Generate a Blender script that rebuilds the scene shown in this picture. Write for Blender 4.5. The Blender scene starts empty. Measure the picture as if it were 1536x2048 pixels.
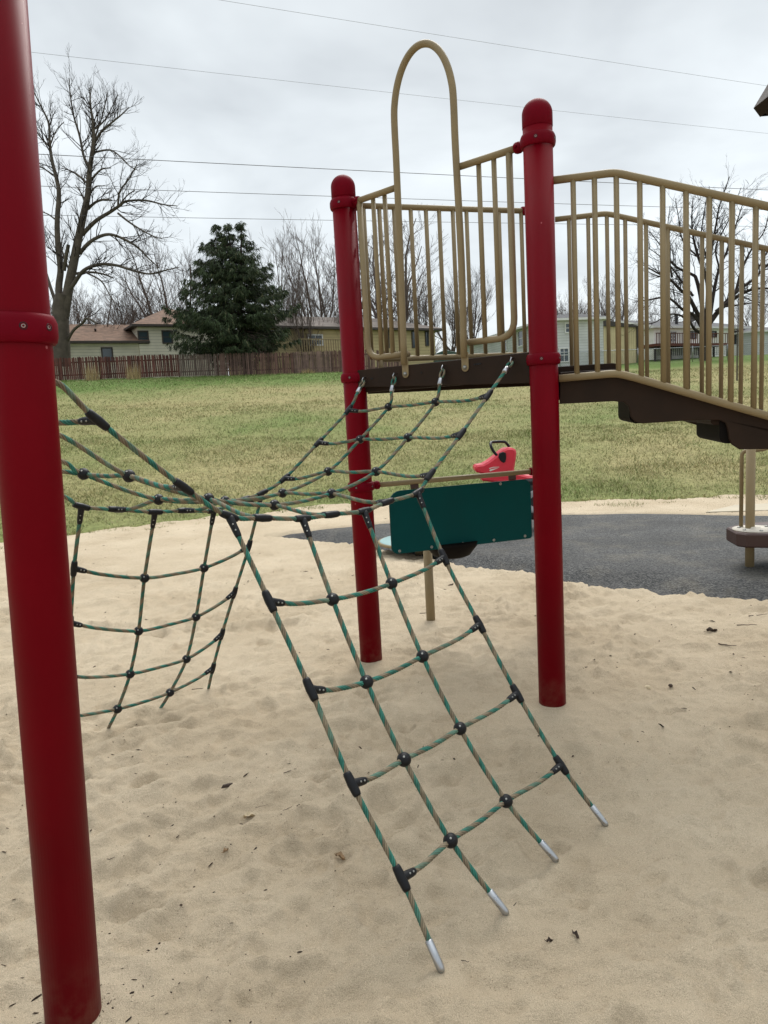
import bpy, math, random
import numpy as np
from mathutils import Vector, Matrix
random.seed(7); rng = np.random.default_rng(7)
SC = bpy.context.scene; COL = SC.collection
R = math.radians
# ------------------------------------------------------------------ camera
FPX = 1480.0; PITCH = R(7.74); ROLL = R(3.22); EYE = 1.5
cF = np.array([0, math.cos(PITCH), -math.sin(PITCH)])
_r = np.array([1., 0, 0]); _u = np.array([0, math.sin(PITCH), math.cos(PITCH)])
cR = _r*math.cos(ROLL) - _u*math.sin(ROLL); cU = _u*math.cos(ROLL) + _r*math.sin(ROLL)
cC = np.array([0, 0, EYE])
cam = bpy.data.cameras.new('camera'); co = bpy.data.objects.new('camera', cam); COL.objects.link(co)
cam.sensor_fit = 'VERTICAL'; cam.sensor_height = 36; cam.lens = FPX/2048*36
cam.clip_start = .05; cam.clip_end = 3000
co.matrix_world = Matrix(((cR[0], cU[0], -cF[0], 0), (cR[1], cU[1], -cF[1], 0), (cR[2], cU[2], -cF[2], EYE), (0, 0, 0, 1)))
SC.camera = co
SC.render.resolution_x = 768; SC.render.resolution_y = 1024
SC.view_settings.view_transform = 'Standard'; SC.view_settings.look = 'None'
SC.view_settings.exposure = 0.53; SC.view_settings.gamma = 1.0
# ------------------------------------------------------------------ world, sun
SUN_EL = R(50); SUN_AZ = R(14)      # azimuth from +Y towards +X
w = bpy.data.worlds.new('World'); SC.world = w; w.use_nodes = True
nt = w.node_tree; nt.nodes.clear(); N = nt.nodes.new; L = nt.links.new
out = N('ShaderNodeOutputWorld'); bg = N('ShaderNodeBackground'); L(bg.outputs[0], out.inputs[0])
sky = N('ShaderNodeTexSky'); sky.sky_type = 'NISHITA'; sky.sun_disc = False
sky.sun_elevation = SUN_EL; sky.sun_rotation = SUN_AZ
tc = N('ShaderNodeTexCoord'); sep = N('ShaderNodeSeparateXYZ'); L(tc.outputs['Generated'], sep.inputs[0])
# cloud deck: project direction on a plane above so the clouds get perspective
zc = N('ShaderNodeMath'); zc.operation = 'MAXIMUM'; L(sep.outputs[2], zc.inputs[0]); zc.inputs[1].default_value = 0.0
za = N('ShaderNodeMath'); za.operation = 'ADD'; L(zc.outputs[0], za.inputs[0]); za.inputs[1].default_value = 0.22
dx = N('ShaderNodeMath'); dx.operation = 'DIVIDE'; L(sep.outputs[0], dx.inputs[0]); L(za.outputs[0], dx.inputs[1])
dy = N('ShaderNodeMath'); dy.operation = 'DIVIDE'; L(sep.outputs[1], dy.inputs[0]); L(za.outputs[0], dy.inputs[1])
cb = N('ShaderNodeCombineXYZ'); L(dx.outputs[0], cb.inputs[0]); L(dy.outputs[0], cb.inputs[1])
nz = N('ShaderNodeTexNoise'); L(cb.outputs[0], nz.inputs[0]); nz.inputs['Scale'].default_value = 1.5
nz.inputs['Detail'].default_value = 5; nz.inputs['Roughness'].default_value = .5; nz.inputs['Distortion'].default_value = .25
cr = N('ShaderNodeValToRGB'); L(nz.outputs[0], cr.inputs[0])
cr.color_ramp.elements[0].position = .34; cr.color_ramp.elements[0].color = (.425, .453, .47, 1)
cr.color_ramp.elements[1].position = .66; cr.color_ramp.elements[1].color = (.645, .685, .70, 1)
# elevation profile: bright near horizon, calmer mid, bright zenith (thin cloud before the sun)
er = N('ShaderNodeValToRGB'); L(zc.outputs[0], er.inputs[0])
e = er.color_ramp.elements; e[0].position = 0; e[0].color = (1.18,)*3+(1,); e[1].position = 1; e[1].color = (2.1,)*3+(1,)
q = e.new(.22); q.color = (1.12,)*3+(1,); q = e.new(.48); q.color = (.97,)*3+(1,); q = e.new(.72); q.color = (1.55,)*3+(1,)
mu = N('ShaderNodeMix'); mu.data_type = 'RGBA'; mu.blend_type = 'MULTIPLY'; mu.inputs[0].default_value = 1
L(cr.outputs[0], mu.inputs[6]); L(er.outputs[0], mu.inputs[7])
sc_ = N('ShaderNodeMix'); sc_.data_type = 'RGBA'; sc_.blend_type = 'MIX'; sc_.inputs[0].default_value = .08
s10 = N('ShaderNodeVectorMath'); s10.operation = 'SCALE'; L(mu.outputs[2], s10.inputs[0]); s10.inputs['Scale'].default_value = 10
L(s10.outputs[0], sc_.inputs[6]); L(sky.outputs[0], sc_.inputs[7])
L(sc_.outputs[2], bg.inputs[0]); bg.inputs[1].default_value = .1
sl = bpy.data.lights.new('sun', 'SUN'); sl.energy = 1.9; sl.angle = R(36); sl.color = (1, .965, .91)
so = bpy.data.objects.new('sun', sl); COL.objects.link(so)
sd = Vector((math.sin(SUN_AZ)*math.cos(SUN_EL), math.cos(SUN_AZ)*math.cos(SUN_EL), math.sin(SUN_EL)))
so.rotation_euler = sd.to_track_quat('Z', 'Y').to_euler()

# ------------------------------------------------------------------ geometry helpers
def ray(x, y): return FPX*cF + (x-768)*cR - (y-1024)*cU
def G(x, y, z=0): d = ray(x, y); return cC + d*((z-cC[2])/d[2])
def at(x, y, Y): d = ray(x, y); return cC + d*(Y/d[1])
def PL(x, y, q, n): d = ray(x, y); q = np.array(q, float); n = np.array(n, float); return cC + d*(np.dot(q-cC, n)/np.dot(d, n))
def proj(P): v = np.asarray(P, float)-cC; return 768+FPX*v@cR/(v@cF), 1024-FPX*v@cU/(v@cF)
ORG = {}
def origin(o): return ORG.get(o.name, np.zeros(3))
def empty(name, loc):
    o = bpy.data.objects.new(name, None); COL.objects.link(o); o.location = loc; o.empty_display_size = .1
    ORG[o.name] = np.array(loc, float); return o
def tag(o, label=None, cat=None, group=None, kind=None):
    if label: o['label'] = label
    if cat: o['category'] = cat
    if group: o['group'] = group
    if kind: o['kind'] = kind
    return o
class MB:
    def __init__(s): s.v = []; s.f = []; s.m = []; s.sm = []; s.n = 0; s.col = []
    def add(s, v, f, mi=0, smooth=True, c=None):
        v = np.asarray(v, float); s.v.append(v)
        s.f.extend([tuple(int(i)+s.n for i in q) for q in f]); s.m.extend([mi]*len(f)); s.sm.extend([smooth]*len(f))
        s.n += len(v); s.col.append(np.tile(np.array(c if c is not None else (1, 1, 1), float), (len(v), 1)) if c is None or np.ndim(c) == 1 else np.asarray(c))
        return s
    def build(s, name, mat, parent=None, loc=None):
        me = bpy.data.meshes.new(name); V = np.vstack(s.v)
        if parent is not None: O = origin(parent)
        else: O = np.array(loc, float) if loc is not None else np.array([V[:, 0].mean(), V[:, 1].mean(), V[:, 2].min()])
        me.from_pydata((V-O).tolist(), [], s.f)
        for m_ in (mat if isinstance(mat, (list, tuple)) else [mat]): me.materials.append(m_)
        me.polygons.foreach_set('material_index', s.m); me.polygons.foreach_set('use_smooth', s.sm)
        C = np.vstack(s.col)
        if C.min() < .9999 or C.max() > 1.0001:
            a = me.color_attributes.new('Col', 'FLOAT_COLOR', 'POINT')
            a.data.foreach_set('color', np.hstack([C, np.ones((len(C), 1))]).ravel())
        me.update()
        o = bpy.data.objects.new(name, me); COL.objects.link(o)
        if parent is not None: o.parent = parent; ORG[o.name] = O
        else: o.location = O; ORG[o.name] = O
        return o
def nrm(v): v = np.asarray(v, float); return v/(np.linalg.norm(v)+1e-12)
def frames(P):
    P = np.asarray(P, float); T = np.zeros_like(P); T[1:-1] = P[2:]-P[:-2]; T[0] = P[1]-P[0]; T[-1] = P[-1]-P[-2]
    T /= np.linalg.norm(T, axis=1)[:, None]+1e-12
    a = np.array([0, 0, 1.]) if abs(T[0][2]) < .9 else np.array([1., 0, 0])
    n = nrm(np.cross(T[0], a)); Ns = [n]
    for i in range(1, len(P)):
        n = n - T[i]*np.dot(n, T[i]); n = nrm(n); Ns.append(n)
    Ns = np.array(Ns); return T, Ns, np.cross(T, Ns)
def tube(mb, P, r, k=12, caps=True, mi=0, c=None, smooth=True):
    P = np.asarray(P, float); n = len(P); r = np.broadcast_to(np.asarray(r, float), (n,))
    T, A, B = frames(P); th = np.arange(k)*2*math.pi/k
    V = (P[:, None, :] + r[:, None, None]*(A[:, None, :]*np.cos(th)[None, :, None] + B[:, None, :]*np.sin(th)[None, :, None])).reshape(-1, 3)
    F_ = [(i*k+j, i*k+(j+1) % k, (i+1)*k+(j+1) % k, (i+1)*k+j) for i in range(n-1) for j in range(k)]
    if caps: F_ += [tuple(range(k))[::-1], tuple((n-1)*k+j for j in range(k))]
    return mb.add(V, F_, mi, smooth, c)
def fil(pts, rad, n=7):
    """round the corners of a polyline"""
    P = [np.array(p, float) for p in pts]; out_ = [P[0]]
    for i in range(1, len(P)-1):
        a, b, c_ = P[i-1], P[i], P[i+1]
        d1 = np.linalg.norm(a-b); d2 = np.linalg.norm(c_-b); r_ = min(rad, d1*.49, d2*.49)
        p0 = b+(a-b)/d1*r_; p2 = b+(c_-b)/d2*r_
        for t in np.linspace(0, 1, n): out_.append((1-t)**2*p0+2*t*(1-t)*b+t*t*p2)
    out_.append(P[-1]); return np.array(out_)
def catmull(P, m=8):
    P = np.asarray(P, float); Q = np.vstack([2*P[0]-P[1], P, 2*P[-1]-P[-2]]); o_ = []
    for i in range(1, len(Q)-2):
        p0, p1, p2, p3 = Q[i-1], Q[i], Q[i+1], Q[i+2]
        for t in np.arange(m)/m:
            o_.append(.5*((2*p1)+(-p0+p2)*t+(2*p0-5*p1+4*p2-p3)*t*t+(-p0+3*p1-3*p2+p3)*t**3))
    o_.append(P[-1]); return np.array(o_)
def resample(P, step):
    P = np.asarray(P, float); d = np.r_[0, np.cumsum(np.linalg.norm(np.diff(P, axis=0), axis=1))]
    n = max(2, int(d[-1]/step)+1); s = np.linspace(0, d[-1], n)
    return np.stack([np.interp(s, d, P[:, i]) for i in range(3)], 1)
def box(mb, c, d, M=None, mi=0, bev=0, col=None):
    """box, chamfered on all edges when bev > 0; M columns = axes"""
    c = np.asarray(c, float); h = np.asarray(d, float)/2; M = np.eye(3) if M is None else np.asarray(M, float)
    if bev <= 0:
        V = np.array([[x, y, z] for x in (-1, 1) for y in (-1, 1) for z in (-1, 1)])*h
        Fs = [(0, 1, 3, 2), (4, 6, 7, 5), (0, 4, 5, 1), (2, 3, 7, 6), (0, 2, 6, 4), (1, 5, 7, 3)]
        return mb.add(V@M.T+c, Fs, mi, False, col)
    b = min(bev, h.min()*.9); V = []; idx = {}
    for x in (-1, 1):
        for y in (-1, 1):
            for z in (-1, 1):
                for a in range(3):
                    p = np.array([x, y, z])*(h-b); p[a] = (x, y, z)[a]*h[a]; idx[(x, y, z, a)] = len(V); V.append(p)
    Fs = []
    for a in range(3):
        o1, o2 = [i for i in range(3) if i != a]
        for s in (-1, 1):
            q = []
            for (u, v_) in ((-1, -1), (1, -1), (1, 1), (-1, 1)):
                k = [0, 0, 0]; k[a] = s; k[o1] = u; k[o2] = v_; q.append(idx[(*k, a)])
            Fs.append(tuple(q))
    for a in range(3):
        o1, o2 = [i for i in range(3) if i != a]
        for u in (-1, 1):
            for v_ in (-1, 1):
                k0 = [0]*3; k1 = [0]*3; k0[a] = -1; k1[a] = 1
                for k in (k0, k1): k[o1] = u; k[o2] = v_
                Fs.append((idx[(*k0, o1)], idx[(*k1, o1)], idx[(*k1, o2)], idx[(*k0, o2)]))
    for x in (-1, 1):
        for y in (-1, 1):
            for z in (-1, 1): Fs.append(tuple(idx[(x, y, z, a)] for a in range(3)))
    V = np.array(V); FF = []
    for q in Fs:
        pts = V[list(q)]; n_ = np.cross(pts[1]-pts[0], pts[2]-pts[0])
        FF.append(q if np.dot(n_, pts.mean(0)) > 0 else q[::-1])
    return mb.add(V@M.T+c, FF, mi, False, col)
def prism(mb, poly, O, e1, e2, e3, t0, t1, mi=0, smooth=False, bev=0):
    """polygon (u,v) in plane e1,e2 at O extruded along e3 from t0 to t1, optional chamfer"""
    O, e1, e2, e3 = map(lambda a: np.asarray(a, float), (O, e1, e2, e3)); poly = np.array(poly, float); n = len(poly)
    ar = .5*sum(poly[i][0]*poly[(i+1) % n][1]-poly[(i+1) % n][0]*poly[i][1] for i in range(n))
    if ar < 0: poly = poly[::-1]
    def ring(p, t): return [O+e1*a+e2*b+e3*t for a, b in p]
    if bev > 0:
        ins = []
        for i in range(n):
            a, b, c_ = poly[i-1], poly[i], poly[(i+1) % n]; d1 = (b-a)/(np.linalg.norm(b-a)+1e-9); d2 = (c_-b)/(np.linalg.norm(c_-b)+1e-9)
            nn = np.array([-d1[1]-d2[1], d1[0]+d2[0]]); L_ = np.linalg.norm(nn); nn = nn/L_ if L_ > 1e-6 else np.array([-d1[1], d1[0]])
            ins.append(b+nn*bev)
        rings = [ring(ins, t0), ring(poly, t0+bev), ring(poly, t1-bev), ring(ins, t1)]
    else: rings = [ring(poly, t0), ring(poly, t1)]
    V = np.array(sum(rings, [])); F_ = []; k = len(rings)
    for j in range(k-1):
        for i in range(n): F_.append((j*n+i, j*n+(i+1) % n, (j+1)*n+(i+1) % n, (j+1)*n+i))
    F_.append(tuple(range(n))[::-1]); F_.append(tuple((k-1)*n+i for i in range(n)))
    if np.dot(np.cross(e1, e2), e3) < 0: F_ = [q[::-1] for q in F_]
    return mb.add(V, F_, mi, smooth)
def lathe(mb, prof, O, ax=(0, 0, 1), k=32, mi=0, smooth=True):
    ax = nrm(ax); a = np.array([1., 0, 0]) if abs(ax[0]) < .9 else np.array([0, 1., 0])
    e1 = nrm(np.cross(ax, a)); e2 = np.cross(ax, e1); th = np.arange(k)*2*math.pi/k; O = np.asarray(O, float)
    V = np.array([O+ax*z+r_*(e1*math.cos(t)+e2*math.sin(t)) for r_, z in prof for t in th]); n = len(prof)
    F_ = [(i*k+j, i*k+(j+1) % k, (i+1)*k+(j+1) % k, (i+1)*k+j) for i in range(n-1) for j in range(k)]
    if prof[0][0] > 1e-6: F_.append(tuple(range(k))[::-1])
    if prof[-1][0] > 1e-6: F_.append(tuple((n-1)*k+j for j in range(k)))
    return mb.add(V, F_, mi, smooth)
def sphere(mb, c, r, ax=(0, 0, 1), k=20, n=12, mi=0, sq=1.0):
    return lathe(mb, [(max(r*math.sin(math.pi*i/n), 1e-5), -r*math.cos(math.pi*i/n)*sq) for i in range(n+1)], c, ax, k, mi)

# ------------------------------------------------------------------ materials
def mat(name, base, rough=.5, metal=0, var=0, vs=8, bump=0, bs=60, coat=0, spec=.5, attr=False, bdist=.01, detail=4):
    m = bpy.data.materials.new(name); m.use_nodes = True; t = m.node_tree; b = t.nodes['Principled BSDF']
    b.inputs['Roughness'].default_value = rough; b.inputs['Metallic'].default_value = metal
    b.inputs['Coat Weight'].default_value = coat; b.inputs['Coat Roughness'].default_value = .15
    b.inputs['Specular IOR Level'].default_value = spec
    c = t.nodes.new('ShaderNodeRGB'); c.outputs[0].default_value = (*base, 1); src = c.outputs[0]
    tcn = t.nodes.new('ShaderNodeTexCoord')
    if attr:
        a = t.nodes.new('ShaderNodeVertexColor'); a.layer_name = 'Col'
        mx = t.nodes.new('ShaderNodeMix'); mx.data_type = 'RGBA'; mx.blend_type = 'MULTIPLY'; mx.inputs[0].default_value = 1
        t.links.new(src, mx.inputs[6]); t.links.new(a.outputs[0], mx.inputs[7]); src = mx.outputs[2]
    if var:
        n = t.nodes.new('ShaderNodeTexNoise'); n.inputs['Scale'].default_value = vs; n.inputs['Detail'].default_value = detail
        t.links.new(tcn.outputs['Object'], n.inputs[0])
        mr = t.nodes.new('ShaderNodeMapRange'); mr.inputs[1].default_value = .3; mr.inputs[2].default_value = .7
        mr.inputs[3].default_value = 1-var; mr.inputs[4].default_value = 1+var; t.links.new(n.outputs[0], mr.inputs[0])
        v = t.nodes.new('ShaderNodeVectorMath'); v.operation = 'SCALE'; t.links.new(src, v.inputs[0]); t.links.new(mr.outputs[0], v.inputs['Scale']); src = v.outputs[0]
        rr = t.nodes.new('ShaderNodeMapRange'); rr.inputs[1].default_value = .3; rr.inputs[2].default_value = .7
        rr.inputs[3].default_value = max(rough-.08, .05); rr.inputs[4].default_value = min(rough+.12, 1); t.links.new(n.outputs[0], rr.inputs[0]); t.links.new(rr.outputs[0], b.inputs['Roughness'])
    t.links.new(src, b.inputs['Base Color'])
    if bump:
        n2 = t.nodes.new('ShaderNodeTexNoise'); n2.inputs['Scale'].default_value = bs; n2.inputs['Detail'].default_value = 3
        t.links.new(tcn.outputs['Object'], n2.inputs[0])
        bp = t.nodes.new('ShaderNodeBump'); bp.inputs['Strength'].default_value = bump; bp.inputs['Distance'].default_value = bdist
        t.links.new(n2.outputs[0], bp.inputs['Height']); t.links.new(bp.outputs[0], b.inputs['Normal'])
    return m
def nod(t, ty, **kw):
    n = t.nodes.new(ty)
    for k, v in kw.items(): setattr(n, k, v)
    return n
M = {}
M['red'] = mat('red_paint', (.145, .0005, .0055), .42, var=.12, vs=3, bump=.06, bs=900, bdist=.0005, spec=.07)
def dusty(m):
    t = m.node_tree; b = t.nodes['Principled BSDF']; K = t.links.new; src = b.inputs['Base Color'].links[0].from_socket
    tc = nod(t, 'ShaderNodeTexCoord'); sp = nod(t, 'ShaderNodeSeparateXYZ'); K(tc.outputs['Object'], sp.inputs[0])
    n = nod(t, 'ShaderNodeTexNoise'); n.inputs['Scale'].default_value = 14; n.inputs['Detail'].default_value = 6; n.inputs['Roughness'].default_value = .7; K(tc.outputs['Object'], n.inputs[0])
    h = nod(t, 'ShaderNodeMapRange'); K(sp.outputs[2], h.inputs[0]); h.inputs[1].default_value = .22; h.inputs[2].default_value = 0; h.inputs[3].default_value = .0; h.inputs[4].default_value = .32
    q = nod(t, 'ShaderNodeMapRange'); K(n.outputs[0], q.inputs[0]); q.inputs[1].default_value = .42; q.inputs[2].default_value = .72
    mm = nod(t, 'ShaderNodeMath', operation='MULTIPLY'); K(h.outputs[0], mm.inputs[0]); K(q.outputs[0], mm.inputs[1])
    mx = nod(t, 'ShaderNodeMix', data_type='RGBA'); K(mm.outputs[0], mx.inputs[0]); K(src, mx.inputs[6]); mx.inputs[7].default_value = (.30, .2, .14, 1)
    v = nod(t, 'ShaderNodeTexVoronoi'); v.inputs['Scale'].default_value = 9; K(tc.outputs['Object'], v.inputs[0])
    l = nod(t, 'ShaderNodeMath', operation='LESS_THAN'); K(v.outputs['Distance'], l.inputs[0]); l.inputs[1].default_value = .035
    m3 = nod(t, 'ShaderNodeMix', data_type='RGBA'); K(l.outputs[0], m3.inputs[0]); K(mx.outputs[2], m3.inputs[6]); m3.inputs[7].default_value = (.32, .08, .09, 1)
    K(m3.outputs[2], b.inputs['Base Color'])
dusty(M['red'])
M['redplastic'] = mat('red_plastic', (.138, .001, .008), .5, var=.1, vs=9, bump=.1, bs=300, bdist=.001, spec=.06)
M['tan'] = mat('tan_paint', (.235, .178, .096), .48, var=.08, vs=6, bump=.25, bs=260, bdist=.0012, spec=.25)
M['brown'] = mat('brown_coated_steel', (.026, .0155, .0105), .6, var=.2, vs=8, bump=.2, bs=200, bdist=.001, spec=.12)
M['under'] = mat('step_underside', (.006, .0045, .004), .7, spec=.1)
M['brown2'] = mat('brown_plastic', (.05, .022, .018), .6, var=.15, vs=7, bump=.2, bs=200, bdist=.001)
M['black'] = mat('black_rubber', (.005, .0055, .0075), .45, var=.2, vs=30, bump=.15, bs=300, bdist=.0006, spec=.28)
M['alu'] = mat('aluminium', (.42, .43, .45), .3, metal=1, var=.12, vs=40, bump=.2, bs=400, bdist=.0004)
M['steel'] = mat('galvanised_bolt', (.3, .3, .28), .4, metal=.8, var=.15, vs=60)
M['teal'] = mat('teal_plastic_sheet', (.0010, .056, .056), .5, var=.06, vs=5, bump=.12, bs=500, bdist=.0005, spec=.08)
M['tealtop'] = mat('pale_teal_disc', (.22, .36, .36), .5, var=.08, vs=6)
M['pink'] = mat('pinkish_red_plastic', (.56, .012, .035), .38, var=.06, vs=6, coat=.1)
M['white'] = mat('white_plate', (.55, .5, .42), .5, var=.1, vs=12)
M['decal'] = mat('pale_decal', (.6, .55, .5), .4)
M['tyre'] = mat('rider_tyre', (.012, .012, .013), .6, var=.2, vs=20)
M['rim'] = mat('grey_wheel', (.32, .33, .34), .4, var=.1, vs=10)
# ---- sand
def sand_mat():
    m = bpy.data.materials.new('sand'); m.use_nodes = True; t = m.node_tree; b = t.nodes['Principled BSDF']
    b.inputs['Roughness'].default_value = .95; b.inputs['Specular IOR Level'].default_value = .15
    tc = nod(t, 'ShaderNodeTexCoord'); K = t.links.new
    def noise(s, d=3, ro=.5):
        n = nod(t, 'ShaderNodeTexNoise'); n.inputs['Scale'].default_value = s; n.inputs['Detail'].default_value = d; n.inputs['Roughness'].default_value = ro
        K(tc.outputs['Object'], n.inputs[0]); return n
    n1 = noise(1.3, 4); r1 = nod(t, 'ShaderNodeValToRGB'); K(n1.outputs[0], r1.inputs[0])
    r1.color_ramp.elements[0].position = .3; r1.color_ramp.elements[0].color = (.485, .388, .268, 1)
    r1.color_ramp.elements[1].position = .7; r1.color_ramp.elements[1].color = (.61, .505, .366, 1)
    # grain: salt and pepper
    n2 = noise(430, 2, .8); r2 = nod(t, 'ShaderNodeMapRange'); K(n2.outputs[0], r2.inputs[0])
    r2.inputs[1].default_value = .3; r2.inputs[2].default_value = .7; r2.inputs[3].default_value = .64; r2.inputs[4].default_value = 1.30
    v1 = nod(t, 'ShaderNodeVectorMath', operation='SCALE'); K(r1.outputs[0], v1.inputs[0]); K(r2.outputs[0], v1.inputs['Scale'])
    # coarser dark grains clustered in patches
    vo = nod(t, 'ShaderNodeTexVoronoi'); vo.inputs['Scale'].default_value = 95; K(tc.outputs['Object'], vo.inputs[0])
    n3 = noise(3.2, 4, .6)
    th = nod(t, 'ShaderNodeMapRange'); K(n3.outputs[0], th.inputs[0]); th.inputs[1].default_value = .42; th.inputs[2].default_value = .68; th.inputs[3].default_value = .05; th.inputs[4].default_value = .25
    lt = nod(t, 'ShaderNodeMath', operation='LESS_THAN'); K(vo.outputs['Distance'], lt.inputs[0]); K(th.outputs[0], lt.inputs[1])
    hs = nod(t, 'ShaderNodeSeparateColor'); K(vo.outputs['Color'], hs.inputs[0])
    gt = nod(t, 'ShaderNodeMath', operation='GREATER_THAN'); K(hs.outputs[0], gt.inputs[0]); gt.inputs[1].default_value = .60
    mm = nod(t, 'ShaderNodeMath', operation='MULTIPLY'); K(lt.outputs[0], mm.inputs[0]); K(gt.outputs[0], mm.inputs[1])
    m2 = nod(t, 'ShaderNodeMath', operation='MULTIPLY'); K(mm.outputs[0], m2.inputs[0]); m2.inputs[1].default_value = .5
    mx = nod(t, 'ShaderNodeMix', data_type='RGBA'); K(m2.outputs[0], mx.inputs[0]); K(v1.outputs[0], mx.inputs[6]); mx.inputs[7].default_value = (.16, .115, .07, 1)
    K(mx.outputs[2], b.inputs['Base Color'])
    n4 = noise(48, 5, .7); ad = nod(t, 'ShaderNodeMath', operation='MULTIPLY_ADD'); K(n2.outputs[0], ad.inputs[0]); ad.inputs[1].default_value = .35; K(n4.outputs[0], ad.inputs[2])
    bp = nod(t, 'ShaderNodeBump'); bp.inputs['Strength'].default_value = 1.0; bp.inputs['Distance'].default_value = .014
    K(ad.outputs[0], bp.inputs['Height']); K(bp.outputs[0], b.inputs['Normal']); return m
M['sand'] = sand_mat()
def rubber_mat():
    m = bpy.data.materials.new('rubber_surface'); m.use_nodes = True; t = m.node_tree; b = t.nodes['Principled BSDF']; K = t.links.new
    b.inputs['Roughness'].default_value = .8; b.inputs['Specular IOR Level'].default_value = .4
    tc = nod(t, 'ShaderNodeTexCoord')
    vo = nod(t, 'ShaderNodeTexVoronoi'); vo.inputs['Scale'].default_value = 85; K(tc.outputs['Object'], vo.inputs[0])
    r = nod(t, 'ShaderNodeValToRGB'); hs = nod(t, 'ShaderNodeSeparateColor'); K(vo.outputs['Color'], hs.inputs[0]); K(hs.outputs[0], r.inputs[0])
    r.color_ramp.elements[0].color = (.022, .023, .024, 1); r.color_ramp.elements[1].color = (.10, .098, .094, 1)
    r.color_ramp.elements[0].position = .2
    n = nod(t, 'ShaderNodeTexNoise'); n.inputs['Scale'].default_value = 1.6; n.inputs['Detail'].default_value = 5; K(tc.outputs['Object'], n.inputs[0])
    mr = nod(t, 'ShaderNodeMapRange'); K(n.outputs[0], mr.inputs[0]); mr.inputs[1].default_value = .3; mr.inputs[2].default_value = .7; mr.inputs[3].default_value = .7; mr.inputs[4].default_value = 1.25
    v = nod(t, 'ShaderNodeVectorMath', operation='SCALE'); K(r.outputs[0], v.inputs[0]); K(mr.outputs[0], v.inputs['Scale'])
    # sand blown over it
    n2 = nod(t, 'ShaderNodeTexNoise'); n2.inputs['Scale'].default_value = 2.2; n2.inputs['Detail'].default_value = 8; n2.inputs['Roughness'].default_value = .7; K(tc.outputs['Object'], n2.inputs[0])
    m2 = nod(t, 'ShaderNodeMapRange'); K(n2.outputs[0], m2.inputs[0]); m2.inputs[1].default_value = .5; m2.inputs[2].default_value = .78; m2.inputs[3].default_value = 0; m2.inputs[4].default_value = .2
    mx = nod(t, 'ShaderNodeMix', data_type='RGBA'); K(m2.outputs[0], mx.inputs[0]); K(v.outputs[0], mx.inputs[6]); mx.inputs[7].default_value = (.36, .3, .2, 1)
    K(mx.outputs[2], b.inputs['Base Color'])
    bp = nod(t, 'ShaderNodeBump'); bp.inputs['Strength'].default_value = .9; bp.inputs['Distance'].default_value = .008
    K(vo.outputs['Distance'], bp.inputs['Height']); K(bp.outputs[0], b.inputs['Normal']); return m
M['rubber'] = rubber_mat()
def lawn_mat():
    m = bpy.data.materials.new('lawn'); m.use_nodes = True; t = m.node_tree; b = t.nodes['Principled BSDF']; K = t.links.new
    b.inputs['Roughness'].default_value = .95; b.inputs['Specular IOR Level'].default_value = .1
    a = nod(t, 'ShaderNodeVertexColor', layer_name='Col'); tc = nod(t, 'ShaderNodeTexCoord')
    n = nod(t, 'ShaderNodeTexNoise'); n.inputs['Scale'].default_value = 9; n.inputs['Detail'].default_value = 6; n.inputs['Roughness'].default_value = .7; K(tc.outputs['Object'], n.inputs[0])
    mr = nod(t, 'ShaderNodeMapRange'); K(n.outputs[0], mr.inputs[0]); mr.inputs[1].default_value = .3; mr.inputs[2].default_value = .7; mr.inputs[3].default_value = .6; mr.inputs[4].default_value = 1.35
    v = nod(t, 'ShaderNodeVectorMath', operation='SCALE'); K(a.outputs[0], v.inputs[0]); K(mr.outputs[0], v.inputs['Scale'])
    K(v.outputs[0], b.inputs['Base Color'])
    bp = nod(t, 'ShaderNodeBump'); bp.inputs['Strength'].default_value = .8; bp.inputs['Distance'].default_value = .05
    K(n.outputs[0], bp.inputs['Height']); K(bp.outputs[0], b.inputs['Normal']); return m
M['lawn'] = lawn_mat()
M['blade'] = mat('grass_blade', (1, 1, 1), .8, attr=True, spec=.15)
M['bark'] = mat('grey_bark', (.085, .07, .056), .9, var=.3, vs=2.5, bump=.6, bs=9, bdist=.05, spec=.2)
M['bark2'] = mat('dark_bark', (.035, .027, .024), .9, var=.25, vs=3, spec=.2)
M['bark3'] = mat('far_twigs', (.12, .092, .08), .9, var=.25, vs=3, spec=.2)
M['needle'] = mat('spruce_needles', (1, 1, 1), .7, attr=True, spec=.2)
M['wire'] = mat('cable', (.03, .03, .035), .6)
M['wire2'] = mat('thin_cable', (.16, .17, .18), .6)
M['picket'] = mat('weathered_red_brown_wood', (1, 1, 1), .85, attr=True, var=.25, vs=4, spec=.2)
M['concrete'] = mat('concrete', (.47, .41, .31), .9, var=.12, vs=3, bump=.3, bs=40)
M['glass'] = mat('window_glass', (.035, .055, .07), .12, spec=.7)
M['trimdark'] = mat('dark_trim', (.045, .035, .03), .6, var=.1)
M['trimwhite'] = mat('white_trim', (.62, .62, .6), .6, var=.06)
M['deckwood'] = mat('red_brown_deck_wood', (.11, .035, .025), .8, var=.2, vs=5)
M['green'] = mat('dark_green_box', (.02, .05, .035), .5, var=.1)
M['dead'] = mat('dead_leaf', (.30, .20, .11), .8, var=.3, vs=60)
M['pale'] = mat('pale_dry_leaf', (.55, .45, .3), .8, var=.25, vs=80)
M['chip'] = mat('dark_wood_chip', (.055, .036, .026), .9, var=.4, vs=120, bump=.5, bs=300, bdist=.002)
M['pebble'] = mat('pebble', (.42, .36, .28), .8, var=.3, vs=50)
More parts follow.
